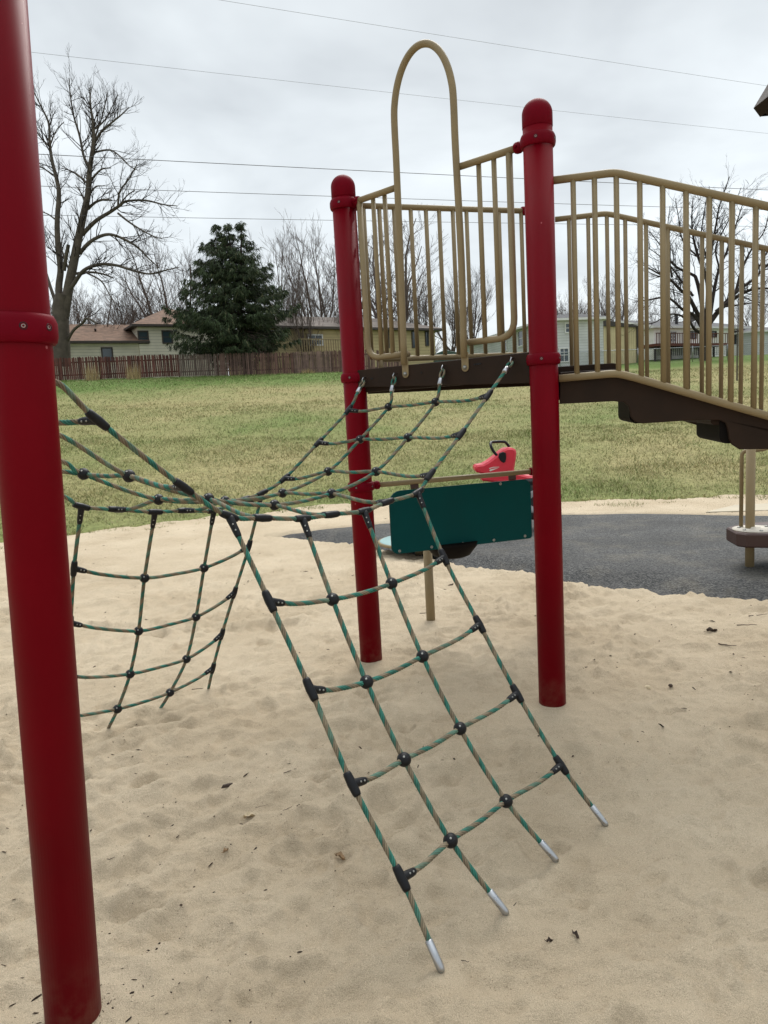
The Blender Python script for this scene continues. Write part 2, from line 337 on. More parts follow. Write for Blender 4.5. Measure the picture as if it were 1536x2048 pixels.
def siding(name, c, period, vert=False, shade=.55):
    m = bpy.data.materials.new(name); m.use_nodes = True; t = m.node_tree; b = t.nodes['Principled BSDF']; K = t.links.new
    b.inputs['Roughness'].default_value = .7
    tc = nod(t, 'ShaderNodeTexCoord'); s = nod(t, 'ShaderNodeSeparateXYZ'); K(tc.outputs['Object'], s.inputs[0])
    if vert:
        ad = nod(t, 'ShaderNodeMath', operation='MULTIPLY_ADD'); K(s.outputs[1], ad.inputs[0]); ad.inputs[1].default_value = .7; K(s.outputs[0], ad.inputs[2]); src = ad.outputs[0]
    else: src = s.outputs[2]
    d = nod(t, 'ShaderNodeMath', operation='DIVIDE'); K(src, d.inputs[0]); d.inputs[1].default_value = period
    f = nod(t, 'ShaderNodeMath', operation='FRACT'); K(d.outputs[0], f.inputs[0])
    # groove line between the boards
    g = nod(t, 'ShaderNodeMath', operation='LESS_THAN'); K(f.outputs[0], g.inputs[0]); g.inputs[1].default_value = .16
    mx = nod(t, 'ShaderNodeMix', data_type='RGBA'); K(g.outputs[0], mx.inputs[0]); mx.inputs[6].default_value = (*c, 1); mx.inputs[7].default_value = (*[x*shade for x in c], 1)
    n = nod(t, 'ShaderNodeTexNoise'); n.inputs['Scale'].default_value = .9; n.inputs['Detail'].default_value = 6; K(tc.outputs['Object'], n.inputs[0])
    mr = nod(t, 'ShaderNodeMapRange'); K(n.outputs[0], mr.inputs[0]); mr.inputs[1].default_value = .3; mr.inputs[2].default_value = .7; mr.inputs[3].default_value = .88; mr.inputs[4].default_value = 1.1
    v = nod(t, 'ShaderNodeVectorMath', operation='SCALE'); K(mx.outputs[2], v.inputs[0]); K(mr.outputs[0], v.inputs['Scale'])
    K(v.outputs[0], b.inputs['Base Color'])
    bp = nod(t, 'ShaderNodeBump'); bp.inputs['Strength'].default_value = .6; bp.inputs['Distance'].default_value = .03
    K(f.outputs[0], bp.inputs['Height']); K(bp.outputs[0], b.inputs['Normal']); return m
def shingle(name, c):
    m = bpy.data.materials.new(name); m.use_nodes = True; t = m.node_tree; b = t.nodes['Principled BSDF']; K = t.links.new
    b.inputs['Roughness'].default_value = .9; tc = nod(t, 'ShaderNodeTexCoord')
    mp = nod(t, 'ShaderNodeMapping'); mp.inputs['Scale'].default_value = (2.2, 2.2, 9); K(tc.outputs['Object'], mp.inputs[0])
    vo = nod(t, 'ShaderNodeTexVoronoi'); vo.inputs['Scale'].default_value = 1.4; K(mp.outputs[0], vo.inputs[0])
    hs = nod(t, 'ShaderNodeSeparateColor'); K(vo.outputs['Color'], hs.inputs[0])
    mr = nod(t, 'ShaderNodeMapRange'); K(hs.outputs[0], mr.inputs[0]); mr.inputs[3].default_value = .72; mr.inputs[4].default_value = 1.3
    v = nod(t, 'ShaderNodeVectorMath', operation='SCALE'); v.inputs[0].default_value = c; K(mr.outputs[0], v.inputs['Scale'])
    K(v.outputs[0], b.inputs['Base Color']); return m
M['sid_tan'] = siding('tan_siding', (.66, .61, .51), .22, False, .68)
M['sid_yel'] = siding('yellow_tan_siding', (.46, .37, .2), .24, False, .7)
M['sid_gry'] = siding('grey_siding', (.56, .575, .57), .2, False, .7)
M['sid_wht'] = siding('white_wall', (.88, .87, .82), 3.0, shade=.95)
M['sid_shed'] = siding('shed_boards', (.62, .52, .30), .32, True)
M['rf_brown'] = shingle('brown_shingle', (.155, .09, .058))
M['rf_brown2'] = shingle('grey_brown_shingle', (.13, .105, .09))
M['rf_grey'] = shingle('grey_shingle', (.08, .08, .085))
def rope_mat():
    m = bpy.data.materials.new('twisted_rope'); m.use_nodes = True; t = m.node_tree; b = t.nodes['Principled BSDF']; K = t.links.new
    b.inputs['Roughness'].default_value = .75; b.inputs['Specular IOR Level'].default_value = .25
    a = nod(t, 'ShaderNodeVertexColor', layer_name='Col'); tc = nod(t, 'ShaderNodeTexCoord')
    n = nod(t, 'ShaderNodeTexNoise'); n.inputs['Scale'].default_value = 38; n.inputs['Detail'].default_value = 5; K(tc.outputs['Object'], n.inputs[0])
    mr = nod(t, 'ShaderNodeMapRange'); K(n.outputs[0], mr.inputs[0]); mr.inputs[1].default_value = .3; mr.inputs[2].default_value = .7; mr.inputs[3].default_value = .7; mr.inputs[4].default_value = 1.35
    v = nod(t, 'ShaderNodeVectorMath', operation='SCALE'); K(a.outputs[0], v.inputs[0]); K(mr.outputs[0], v.inputs['Scale'])
    K(v.outputs[0], b.inputs['Base Color']); return m
M['rope'] = rope_mat()

# ------------------------------------------------------------------ noise (numpy value noise)
_tab = rng.random((256, 256))
def vn(x, y):
    xi = np.floor(x).astype(int); yi = np.floor(y).astype(int); fx = x-xi; fy = y-yi
    fx = fx*fx*(3-2*fx); fy = fy*fy*(3-2*fy)
    a = _tab[xi & 255, yi & 255]; b = _tab[(xi+1) & 255, yi & 255]; c = _tab[xi & 255, (yi+1) & 255]; d = _tab[(xi+1) & 255, (yi+1) & 255]
    return (a*(1-fx)+b*fx)*(1-fy)+(c*(1-fx)+d*fx)*fy
def fbm(x, y, o=4, g=.5):
    s = 0; a = 1; t = 0
    for i in range(o): s = s+a*vn(x+17.3*i, y+9.1*i); t += a; a *= g; x = x*2.03; y = y*2.03
    return s/t
# ------------------------------------------------------------------ terrain
def yg(x): return np.interp(x, [-40, -9, -5.3, -3.5, -1, 2.67, 5.5, 12, 60], [2, 8.2, 10.1, 11.05, 12.3, 11.1, 10.5, 9.8, 8])
def top_D(az): return np.interp(az, [-.05, .3], [48, 66])
def top_A(az): return np.interp(az, [-.45, -.09, .15, .35, .6], [.0655, .0555, .051, .048, .0455])
def H(x, y):
    x = np.asarray(x, float); y = np.asarray(y, float)
    az = x/np.maximum(y, 8); D = top_D(az); Z = 1.5+top_A(az)*D; g0 = yg(x)
    t = (y-g0)/np.maximum(D-g0, 5); z = np.where(t < 0, 0, np.where(t < 1, Z*(t*.93+.07*t*t-.035*np.sin(np.clip(t*9, 0, math.pi))*0), Z+.004*(y-D)))
    z = z*np.clip(t*8, 0, 1)**.35
    und = (fbm(x*.12+3, y*.12, 3)-.5)*.35*np.clip(t*3, 0, 1)*np.clip((1.05-t)*6, 0, 1)
    return z+und
def H1(x, y): return float(H(np.array([x]), np.array([y]))[0])
def BG(px, Y):
    """ground point on the terrain under pixel column px at distance Y (py found by iteration)"""
    py = 740
    for _ in range(12):
        P = at(px, py, Y); z = H1(P[0], P[1]); _, py = proj((P[0], P[1], z))
    return np.array([P[0], P[1], z])
def GH(px, py):
    best = None
    for Y in np.arange(11, 70, .25):
        P = at(px, py, Y)
        if P[2] <= H1(P[0], P[1]): return P
    return P
ppts = [G(x, y) for x, y in [(500, 1073), (590, 1078), (700, 1089), (840, 1110), (930, 1130), (1060, 1143), (1110, 1160), (1165, 1162), (1232, 1178), (1288, 1172), (1316, 1186), (1380, 1187), (1450, 1193), (1536, 1200)]]
RUB = [(p[0], p[1]) for p in ppts] + [(4.2, 4.6), (7.5, 4.2), (9, 7), (7.2, 8.3)] + [tuple(G(x, y)[:2]) for x, y in [(1536, 1030), (1400, 1028), (1250, 1027), (1120, 1028), (1000, 1032), (880, 1038), (760, 1046), (620, 1060)]]
RUBa = np.array(RUB)
def sdist(X, Y, poly=RUBa):
    """signed distance to polygon, + inside"""
    d = np.full(X.shape, 1e9); ins = np.zeros(X.shape, bool); n = len(poly)
    for i in range(n):
        a = poly[i]; b = poly[(i+1) % n]; e_ = b-a; wx = X-a[0]; wy = Y-a[1]
        t = np.clip((wx*e_[0]+wy*e_[1])/(e_@e_), 0, 1); d = np.minimum(d, (wx-t*e_[0])**2+(wy-t*e_[1])**2)
        c = ((a[1] <= Y) & (b[1] > Y)) | ((b[1] <= Y) & (a[1] > Y))
        with np.errstate(divide='ignore', invalid='ignore'): xi = a[0]+(Y-a[1])*e_[0]/np.where(e_[1] == 0, 1e-9, e_[1])
        ins ^= (c & (X < xi))
    d = np.sqrt(d); return np.where(ins, d, -d)
dimples = []
for _ in range(1000):
    dimples.append((rng.uniform(-4.5, 6), rng.uniform(.6, 9.5), rng.uniform(.025, .085), rng.uniform(0, math.pi), rng.uniform(.15, 1)**1.5))
ENDS = [tuple(G(*q, .012)[:2]) for q in ((884, 1943), (1014, 1828), (1114, 1722), (1213, 1651), (417, 1377), (322, 1415), (217, 1456))]
BASES = [(-.127, 4.343), (.79, 3.543), (-.867, 1.711), (.29, 5.115)]
def sandz(X, Y):
    z = (fbm(X*1.1, Y*1.1, 3)-.5)*.05
    wx = X+.10*fbm(X*3+4, Y*3, 2); wy = Y+.10*fbm(X*3, Y*3+9, 2)
    # trodden sand: sharp crests between shallow scoops, at two sizes
    a = 1-np.abs(2*fbm(wx*3.6+5, wy*5.0+2, 2, .45)-1); b = 1-np.abs(2*fbm(wx*7.5+1, wy*10.5+7, 2, .5)-1)
    soft = np.clip(fbm(X*.9+2, Y*.9+5, 2)*2.2-.5, .45, 1)
    nearb = 1+.5*np.clip((4.5-Y)/2.5, 0, 1); c3_ = 1-np.abs(2*fbm(wx*13+3, wy*19+1, 2, .5)-1)
    z += (a**3-.5)*.052*soft + (b**3-.5)*.033*soft*nearb + (c3_**4-.4)*.014*nearb*(.4+soft) + (fbm(X*24, Y*27, 3)-.5)*.011*nearb
    # wind swept ridges running obliquely on the near left
    u = X*.62-Y*.78+.22*fbm(X*1.5, Y*1.5, 2); sw = np.sin(u*33+4*fbm(X*2, Y*2, 2)+2.5*fbm(X*5, Y*5, 2))
    z += .020*(sw+.35*np.abs(sw))*np.clip(1.2-np.abs(Y-2.6)/1.8, 0, 1)*np.clip(1-(X+.2)/1.0, 0, 1)*(.3+fbm(X*3, Y*3, 2))
    for (dxx, dyy, s, th, am) in dimples:
        m_ = (np.abs(X-dxx) < s*3) & (np.abs(Y-dyy) < s*3)
        if not m_.any(): continue
        a = X[m_]-dxx; b = Y[m_]-dyy; c_, s_ = math.cos(th), math.sin(th); p_ = (a*c_+b*s_)/(s*1.6); q_ = (-a*s_+b*c_)/s
        rr_ = np.sqrt(p_*p_+q_*q_)+.25*(vn(a*22+dxx*9, b*22)-.5)
        # flat floored print with a steep wall and a pushed up rim
        z[m_] += am*.024*(-1/(1+np.exp((rr_-.95)*8))+.5*np.exp(-((rr_-1.3)/.24)**2))
    for (bx, by) in BASES: z += .014*np.exp(-((X-bx)**2+(Y-by)**2)/.02)-z*np.exp(-((X-bx)**2+(Y-by)**2)/.03)
    for (bx, by) in ENDS:
        d2 = (X-bx)**2+(Y-by)**2; k_ = np.exp(-d2/.0035); z = z*(1-k_)+.012*k_-.010*np.exp(-((np.sqrt(d2)-.075)/.035)**2)
    return z
def grid_mesh(name, xs, ys, zf, material, keep=None, colf=None):
    X, Y = np.meshgrid(xs, ys); Z = zf(X, Y); nx, ny = len(xs), len(ys)
    V = np.stack([X.ravel(), Y.ravel(), Z.ravel()], 1)
    i, j = np.meshgrid(np.arange(nx-1), np.arange(ny-1)); a = (j*nx+i).ravel()
    Fq = np.stack([a, a+1, a+nx+1, a+nx], 1)
    if keep is not None:
        kv = keep(X, Y).ravel(); Fq = Fq[kv[Fq].any(1)]
        used = np.unique(Fq); mp = -np.ones(len(V), int); mp[used] = np.arange(len(used)); V = V[used]; Fq = mp[Fq]
    me = bpy.data.meshes.new(name); me.vertices.add(len(V)); me.vertices.foreach_set('co', V.ravel())
    me.loops.add(Fq.size); me.loops.foreach_set('vertex_index', Fq.ravel().astype(np.int32))
    me.polygons.add(len(Fq)); me.polygons.foreach_set('loop_start', np.arange(0, Fq.size, 4, dtype=np.int32)); me.polygons.foreach_set('loop_total', np.full(len(Fq), 4, dtype=np.int32))
    me.update(calc_edges=True); me.polygons.foreach_set('use_smooth', np.ones(len(Fq), bool)); me.materials.append(material)
    if colf is not None:
        C = colf(V[:, 0], V[:, 1]); a_ = me.color_attributes.new('Col', 'FLOAT_COLOR', 'POINT'); a_.data.foreach_set('color', np.hstack([C, np.ones((len(C), 1))]).ravel())
    me.update(); o = bpy.data.objects.new(name, me); COL.objects.link(o); return o
def lawncol(x, y):
    """green patches and straw patches: where the grass is alive"""
    g = fbm(x*.22+1.5, y*.13+7, 4); g2 = fbm(x*1.3, y*.9, 3)
    az = x/np.maximum(y, 8); D = top_D(az); t = np.clip((y-yg(x))/(D-yg(x)), 0, 1.2)
    green = .40+.62*(g-.5)*2+.25*(g2-.5)*2+.9*np.clip((t-.70)/.15, 0, 1)+.35*np.exp(-(t/.05)**2)-.22*np.exp(-((t-.5)/.14)**2)-.3*np.clip(az-.15, 0, .3)/.3*np.clip(1-t*1.5, 0, 1)
    green = np.clip(green, 0, 1)[:, None]
    straw = np.array([.30, .262, .125]); gr = np.array([.115, .17, .045])
    return straw*(1-green)+gr*green
def lawnz(X, Y):
    g0 = yg(X); e_ = np.clip((g0-Y)/1.0, 0, 1)
    z = H(X, Y)-.16*e_*np.where(Y < g0, 1, 0)+.012
    inp = (Y < g0) & (np.abs(X) < 14)
    return np.where(inp, z-.05, z)
ys = np.concatenate([np.arange(-60, 8, 4), np.arange(8, 14, .12), np.arange(14, 30, .3), np.arange(30, 90, .8), np.arange(90, 900, 30)])
xs = np.concatenate([np.arange(-900, -60, 40), np.arange(-60, -14, 1.5), np.arange(-14, 14, .25), np.arange(14, 60, 1.2), np.arange(60, 900, 40)])
ground = grid_mesh('ground', xs, ys, lawnz, M['lawn'], colf=lawncol); tag(ground, kind='structure')
def sz(X, Y):
    z = sandz(X, Y); g0 = yg(X)+.25*(fbm(X*2.2, X*0+3, 3)-.5)*2
    e_ = np.clip((Y-g0+.1)/.5, 0, 1); z = z*np.clip((9.8-Y)/3, .35, 1)+.02*np.clip((Y-8)/2, 0, 1)
    rd = sdist(X, Y); z = np.where(rd > .0, z-.11*np.clip(rd/.16, 0, 1), z)
    return z-e_*.16
ty = [.25]
while ty[-1] < 13.2: ty.append(ty[-1]+max(.011, ty[-1]*.0055))
sx = np.concatenate([np.arange(-14, -5, .12), np.arange(-5, -2.2, .035), np.arange(-2.2, 2.8, .0125), np.arange(2.8, 6, .035), np.arange(6, 14, .12)])
sand = grid_mesh('sand', sx, np.array(ty), sz, M['sand'], keep=lambda X, Y: Y < yg(X)+.7); tag(sand, kind='structure')
sand2 = grid_mesh('sand', np.arange(-14, 14.01, .2), np.arange(-7.75, .26, .2), lambda X, Y: sandz(X, Y)*np.clip((.25-Y)*0+1, 0, 1), M['sand']); tag(sand2, kind='structure')
def rz(X, Y):
    d = sdist(X, Y)+.06*(fbm(X*3, Y*3, 2)-.5)
    s = np.clip(d/.42, 0, 1); s = s*s*(3-2*s)
    return -.055+.10*s+.012*np.clip(d, 0, 1)+(fbm(X*1.2, Y*1.2, 2)-.5)*.02
rub = grid_mesh('rubber_surface', np.arange(-2.3, 9.5, .04), np.arange(4, 10.6, .04), rz, M['rubber'], keep=lambda X, Y: sdist(X, Y) > -.12); tag(rub, kind='structure')
# pale concrete path beyond the rubber at the right
pm = MB(); a, b = G(1412, 1027), G(1700, 1018); c_, d_ = G(1700, 1006), G(1470, 1013)
prism(pm, [(a[0], a[1]), (b[0]+3, b[1]-.6), (b[0]+3, c_[1]), (d_[0], d_[1])], (0, 0, 0), (1, 0, 0), (0, 1, 0), (0, 0, 1), -.08, .022)
tag(pm.build('path', M['concrete']), kind='structure')

# ------------------------------------------------------------------ play structure
Z3 = np.array([0, 0, 1.])
Pm = G(743, 1322); Pr = G(1105, 1408); Pl = G(148, 2038)
ed = nrm(Pr-Pm); side = np.linalg.norm(Pr-Pm); nrA = np.array([-ed[1], ed[0], 0])     # points away from the camera
Ph = (Pm+Pr)/2+nrA*side*.866+ed*.028
PR = .0665
def post(mb_parent, base, top, r=PR, lean=(0, 0), name='post', dep=-.25):
    b0 = np.array([base[0], base[1], 0]); ax = nrm(np.array([lean[0], lean[1], 1]))
    mb = MB(); lathe(mb, [(r, dep), (r, (top-.14))], b0, ax, 48)
    p = mb.build(name, M['red'], mb_parent)
    c = MB(); rr = r+.0018
    lathe(c, [(rr-.0035, -.004), (rr, 0), (rr, .055)]+[(rr*math.cos(t), .055+rr*.98*math.sin(t)) for t in np.linspace(.12, math.pi/2-.01, 12)], b0+ax*(top-.14+.004), ax, 48)
    c.build('cap', M['redplastic'], p)
    return p
def collar(parent, base, z, toward=None, lean=(0, 0), r=PR, h=.052, socket=.05, bs_=.0055, angs=None):
    ax = nrm(np.array([lean[0], lean[1], 1])); c0 = np.array([base[0], base[1], 0])+ax*z
    mb = MB(); R_ = r+.0135; hh = h/2
    prof = [(r+.0015, -hh), (r+.006, -hh), (R_-.003, -hh+.005), (R_, -hh+.017), (R_, hh-.017), (R_-.004, hh-.006), (r+.006, hh), (r+.0015, hh)]
    lathe(mb, prof, c0, ax, 48)
    # split line between the two clamp halves
    if toward is not None:
        t = nrm(np.array([toward[0], toward[1], 0])); lathe(mb, [(.022, r), (.0225, r+.02), (.026, r+.026), (.026, r+socket-.008), (.023, r+socket)], c0, t, 24)
        for s_ in (-1, 1):
            q = np.cross(ax, t)*s_; lathe(mb, [(.009, 0), (.009, .012), (.006, .014)], c0+t*(r+.036)+q*.021, q, 12)
    o = mb.build('collar', M['redplastic'], parent)
    for t_ in (angs or (-1.9, -.55)):
        bm = MB(); d_ = np.array([math.cos(t_), math.sin(t_), 0]); q = c0+d_*(R_-.0035)
        lathe(bm, [(bs_+.003, .0), (bs_+.003, .0036), (bs_+.0012, .004), (bs_+.001, .0022)], q, d_, 18, 1)
        lathe(bm, [(bs_, 0), (bs_, .0028), (bs_*.5, .0042), (bs_*.45, .003)], q, d_, 14)
        bm.build('collar_bolt', [M['steel'], M['black']], o)
    return o
play = empty('play_structure', (Pm[0], Pm[1], 0))
tag(play, 'raised playground deck with red posts, tan railings, brown steps and dark green panel below', 'play structure')
pm_ = post(play, Pm, 2.83); pr_ = post(play, Pr, 2.865); ph_ = post(play, Ph, 2.83)
def edge_pt(P0, e_, s, z, off=0, n=nrA): return np.array([P0[0], P0[1], 0])+e_*s+Z3*z+n*off
nA = -nrA    # towards the camera side of the net edge
def sA(px, py): # pixel to (s,z) in the net edge plane
    q = PL(px, py, Pm, nrA); return np.dot(q-np.array([Pm[0], Pm[1], 0]), ed), q[2]
def EA(s, z, off=0): return np.array([Pm[0], Pm[1], 0])+ed*s+Z3*z-nrA*off
TUBE = .0165; BAL = .0125
zt = 2.655; DZ = 1.735
collar(pm_, Pm, zt, ed, h=.056); collar(pr_, Pr, zt+.015, -ed, h=.056)
collar(pm_, Pm, DZ-.035, None); collar(pr_, Pr, DZ-.035, None)
# handhold loop
lp = MB()
sl_, zl_ = sA(797, 250); sr_, zr_ = sA(917, 250); sb1, zb1 = sA(820, 748); sb2, zb2 = sA(939, 735); stop, ztop = sA(866, 86)
sL = (sb1+sl_)/2; sR = (sb2+sr_)/2; print('loop', sl_, sr_, sb1, sb2, zb1, zb2, ztop)
arc = [EA(sb1, zb1+.05, .046), EA(sb1, 2.2, .034), EA(sl_, 2.75, .034), EA(sl_, 2.92, .034)]
cxs = (sl_+sr_)/2; ra = (sr_-sl_)/2
for t in np.linspace(math.pi, 0, 22)[1:-1]: arc.append(EA(cxs+ra*math.cos(t), 2.96+(ztop-2.96)*math.sin(t), .034))
arc += [EA(sr_, 2.92, .034), EA(sr_, 2.75, .034), EA(sb2, 2.2, .034), EA(sb2, zb2+.05, .046)]
tube(lp, catmull(arc, 4), .0175, 16)
loop = lp.build('handhold_loop', M['tan'], play)
for s_, z_ in ((sb1, zb1), (sb2, zb2)):
    tb = MB(); pts = [(-.021, .075), (-.021, 0)]+[(.021*math.cos(t), .021*math.sin(t)) for t in np.linspace(math.pi, 2*math.pi, 10)[1:-1]]+[(.021, 0), (.021, .075)]
    prism(tb, pts, EA(s_, z_, 0), ed, Z3, -nrA, .034, .041, bev=.0015)
    t_ = tb.build('mounting_tab', M['tan'], loop)
    bb = MB(); lathe(bb, [(.012, 0), (.012, .003), (.0085, .006), (.0085, .008)], EA(s_, z_, .041), -nrA, 18); bb.build('bolt', M['steel'], loop)
def railing(parent, name, pts, balusters, r=TUBE, rad=.09):
    """pts polyline of the frame tube, balusters list of (top, bottom)"""
    mb = MB(); tube(mb, fil(pts, rad), r, 16); o = mb.build(name, M['tan'], parent)
    for a_, b_ in balusters:
        m2 = MB(); tube(m2, [a_, b_], BAL, 12); m2.build('baluster', M['tan'], o)
    return o
# front left and front right guard panels beside the climber opening
s0, _ = sA(724, 420); s1, zlow = sA(745, 712); _, zlo2 = sA(1015, 690)
zb = 1.80; so_l = .145; so_r = side-.155
soL, _z = sA(728, 560); soR, _z = sA(1026, 560); soL = max(soL, .10); print('outer', soL, soR, zlow, zlo2)
def bal_at(px, z0, z1, py): s_, _ = sA(px, py); return EA(s_, z0), EA(s_, z1)
railing(play, 'guard_rail', [EA(PR+.04, zt), EA(sl_-.022, zt, .02)], [])
ol = [EA(soL, zt), EA(soL, zb), EA(sL-.005, zb)]
railing(play, 'guard_panel', ol, [bal_at(q, zt, zb, 540) for q in (754, 777)])
railing(play, 'guard_rail', [EA(side-PR-.04, zt+.015), EA(sr_+.004, zt+.005, .02)], [])
railing(play, 'guard_panel', [EA(soR, zt+.01), EA(soR, zb+.02), EA(sR+.005, zb+.02)], [bal_at(q, zt+.01, zb+.02, 540) for q in (965, 995)])
# deck: face plank, perforated top
dk = MB(); c3 = [Pm, Pr, Ph]; cen = (Pm+Pr+Ph)/3
prism(dk, [(cen[0]+(q[0]-cen[0])*1.0, cen[1]+(q[1]-cen[1])*1.0) for q in c3], (0, 0, 0), (1, 0, 0), (0, 1, 0), Z3, DZ-.05, DZ-.012)
deck = dk.build('deck', M['brown'], play)
s_l, zA = sA(737, 760); s_r, zB = sA(1058, 735)
fm = MB(); prism(fm, [(.055, DZ-.092), (side-.055, DZ-.142), (side-.055, DZ+.004), (.055, DZ+.004)], EA(0, 0), ed, Z3, -nrA, .0, .034, bev=.004)
face = fm.build('deck_face', M['brown'], play)
for px, py, w_ in ((752, 757, .016), (851, 745, .008), (965, 728, .03), (957, 729, .008)):
    s_, z_ = sA(px, py); sm_ = MB(); box(sm_, EA(s_, z_, .0345), (w_, .004, .007), np.stack([ed, nrA, Z3], 1)); sm_.build('bolt_slot', M['black'], face)
# under-deck channel seen dark below the face
uc = MB()
box(uc, (Pm+Pr)/2+nrA*.03+Z3*(DZ-.085), (side-.14, .04, .075), np.stack([ed, nrA, Z3], 1), bev=.004)
for P0, P1 in ((Pm, Ph), (Pr, Ph)):
    e_ = nrm(P1-P0); box(uc, (P0+P1)/2+Z3*(DZ-.075), (side-.14, .03, .11), np.stack([e_, np.cross(Z3, e_), Z3], 1), bev=.004)
uc.build('deck_frame', M['brown'], play)
# back guard panel from the mid post to the hidden far post
eB = nrm(Ph-Pm); nB = np.array([-eB[1], eB[0], 0])
def sB(px, py): q = PL(px, py, Pm, nB); return np.dot(q-np.array([Pm[0], Pm[1], 0]), eB), q[2]
def EB(s, z, off=0): return np.array([Pm[0], Pm[1], 0])+eB*s+Z3*z+nB*off
collar(ph_, Ph, zt, -eB, h=.056)
bs = []
for px in (735, 766, 795, 828, 858, 884, 911, 938, 966, 1002, 1025, 1046):
    s_, _z = sB(px, 560); bs.append((EB(s_, zt), EB(s_, 1.80)))
x0, _z = sB(729, 560)
railing(play, 'guard_panel', [EB(.09, zt), EB(side-.09, zt)], bs)
mb = MB(); tube(mb, fil([EB(x0, zt-.02), EB(x0, 1.80), EB(side-.08, 1.80)], .1), TUBE, 14); mb.build('guard_panel', M['tan'], play)
m3 = MB(); tube(m3, [EB(x0+.07, 1.80), EB(x0+.07, DZ-.02)], .016, 12); m3.build('guard_foot', M['tan'], play)
# support bar with collar, dark green play panel, bowl and pole under the deck
bl = sB(755, 970); br = sB(1062, 943); zb_ = (bl[1]+br[1])/2; print('bar z', bl, br)
collar(pm_, Pm, zb_, eB, socket=.045); collar(ph_, Ph, zb_, -eB, socket=.045)
mb = MB(); tube(mb, [EB(PR+.03, zb_), EB(side-PR-.03, zb_)], .0155, 16); mb.build('support_bar', M['tan'], play)
cs = [sB(*q) for q in ((775, 985), (1060, 955), (1060, 1075), (784, 1109))]; print('panel', cs)
ps0 = (cs[0][0]+cs[3][0])/2; ps1 = (cs[1][0]+cs[2][0])/2; pz1 = (cs[0][1]+cs[1][1])/2; pz0 = (cs[2][1]+cs[3][1])/2
def rrect(x0, x1, y0, y1, r, n=6, rs=None):
    P = []
    for (cx, cy, a0), r_ in zip(((x1, y0, -90), (x1, y1, 0), (x0, y1, 90), (x0, y0, 180)), rs or (r,)*4):
        sx_ = -1 if cx == x1 else 1; sy_ = -1 if cy == y1 else 1
        for t in np.linspace(a0, a0+90, n): P.append((cx+sx_*r_+r_*math.cos(R(t)), cy+sy_*r_+r_*math.sin(R(t))))
    return P
mb = MB(); prism(mb, rrect(ps0, ps1, pz0, pz1, .05, rs=(.02, .05, .075, .04)), EB(0, 0), eB, Z3, nB, -.019, 0, bev=.003)
panel = mb.build('play_panel', M['teal'], play)
for px, py in ((797, 1101), (861, 1093), (923, 1086), (985, 1079), (1047, 1071), (998, 967)):
    s_, z_ = sB(px, py); b_ = MB(); lathe(b_, [(.0095, 0), (.0095, .002), (.007, .004), (.0035, .004), (.0033, .002)], EB(s_, z_, -.019), -nB, 16)
    b_.build('bolt', M['steel'], panel)
for s_ in (ps0+.17, ps1-.12):
    hm = MB(); box(hm, EB(s_, zb_-.028, .0), (.05, .012, .03), np.stack([eB, nB, Z3], 1), bev=.002); hm.build('hanger_strap', M['brown2'], panel)
bowl_c = at(903, 1090, 4.62)
bw = MB(); lathe(bw, [(.001, -.075), (.09, -.072), (.115, -.062), (.165, 0), (.175, .03), (.16, .032)], bowl_c, Z3, 36); bw.build('bowl', M['under'], panel)
pp = G(862, 1243); mb = MB(); lathe(mb, [(.0315, -.2), (.0315, bowl_c[2]-.01)], (pp[0], pp[1], 0), Z3, 24); mb.build('support_pole', M['tan'], play)
# ------------------------------------------------------------------ steps
eS = nrm(np.cross(nrm(Ph-Pr), Z3)); eS = eS if eS[0] > 0 else -eS
nS = nrm(Ph-Pr)                                     # across the steps, away from the camera
Sn = np.array([Pr[0], Pr[1], 0])-nS*.0; Sf = np.array([Ph[0], Ph[1], 0])
def sS(px, py, P=None, off=0):
    P0 = (Sn if P is None else P); q = PL(px, py, P0+nS*off, nS); return np.dot(q-P0, eS), q[2]
def ES(s, z, P=None, off=0): return (Sn if P is None else P)+eS*s+Z3*z+nS*off
rtop = [sS(*q) for q in ((1106, 361), (1229, 345), (1536, 413))]
rbot = [sS(*q) for q in ((1118, 757), (1232, 746.5), (1262, 753), (1536, 832))]; print('rail', rtop, rbot)
def ext(a, b, s): t = (s-a[0])/(b[0]-a[0]); return (s, a[1]+(b[1]-a[1])*t)
rt = [rtop[0], rtop[1], ext(rtop[1], rtop[2], 2.1)]; rb = [rbot[0], rbot[1], rbot[2], ext(rbot[2], rbot[3], 2.1)]
def zi(poly, s): return float(np.interp(s, [p[0] for p in poly], [p[1] for p in poly]))
mb = MB(); tube(mb, fil([ES(*p) for p in rt], .035), .0175, 16); srail = mb.build('stair_rail', M['tan'], play)
mb = MB(); tube(mb, fil([ES(*p) for p in rb], .05), .0175, 16); mb.build('bottom_rail', M['tan'], srail)
bal_px = [1150, 1192, 1235, 1281, 1326, 1372, 1418, 1463, 1510]
ss = [sS(px, 560)[0] for px in bal_px]; dstep = ss[-1]-ss[-2]
ss += [ss[-1]+dstep*k for k in (1, 2, 3, 4, 5)]
for s_ in ss:
    m2 = MB(); tube(m2, [ES(s_, zi(rt, s_)), ES(s_, zi(rb, s_))], .0125, 12); m2.build('baluster', M['tan'], srail)
ftop = [sS(*q, Sf) for q in ((1110, 439), (1213, 427), (1536, 498))]; print('far', ftop)
ft = [ftop[0], ftop[1], ext(ftop[1], ftop[2], 2.1)]
fb = [(p[0], p[1]+.02) for p in rb]
mb = MB(); tube(mb, fil([ES(*p, Sf) for p in ft], .035), .0165, 16); frail = mb.build('stair_rail', M['tan'], play)
mb = MB(); tube(mb, fil([ES(*p, Sf, .03) for p in fb], .05), .0165, 12); mb.build('bottom_rail', M['tan'], frail)
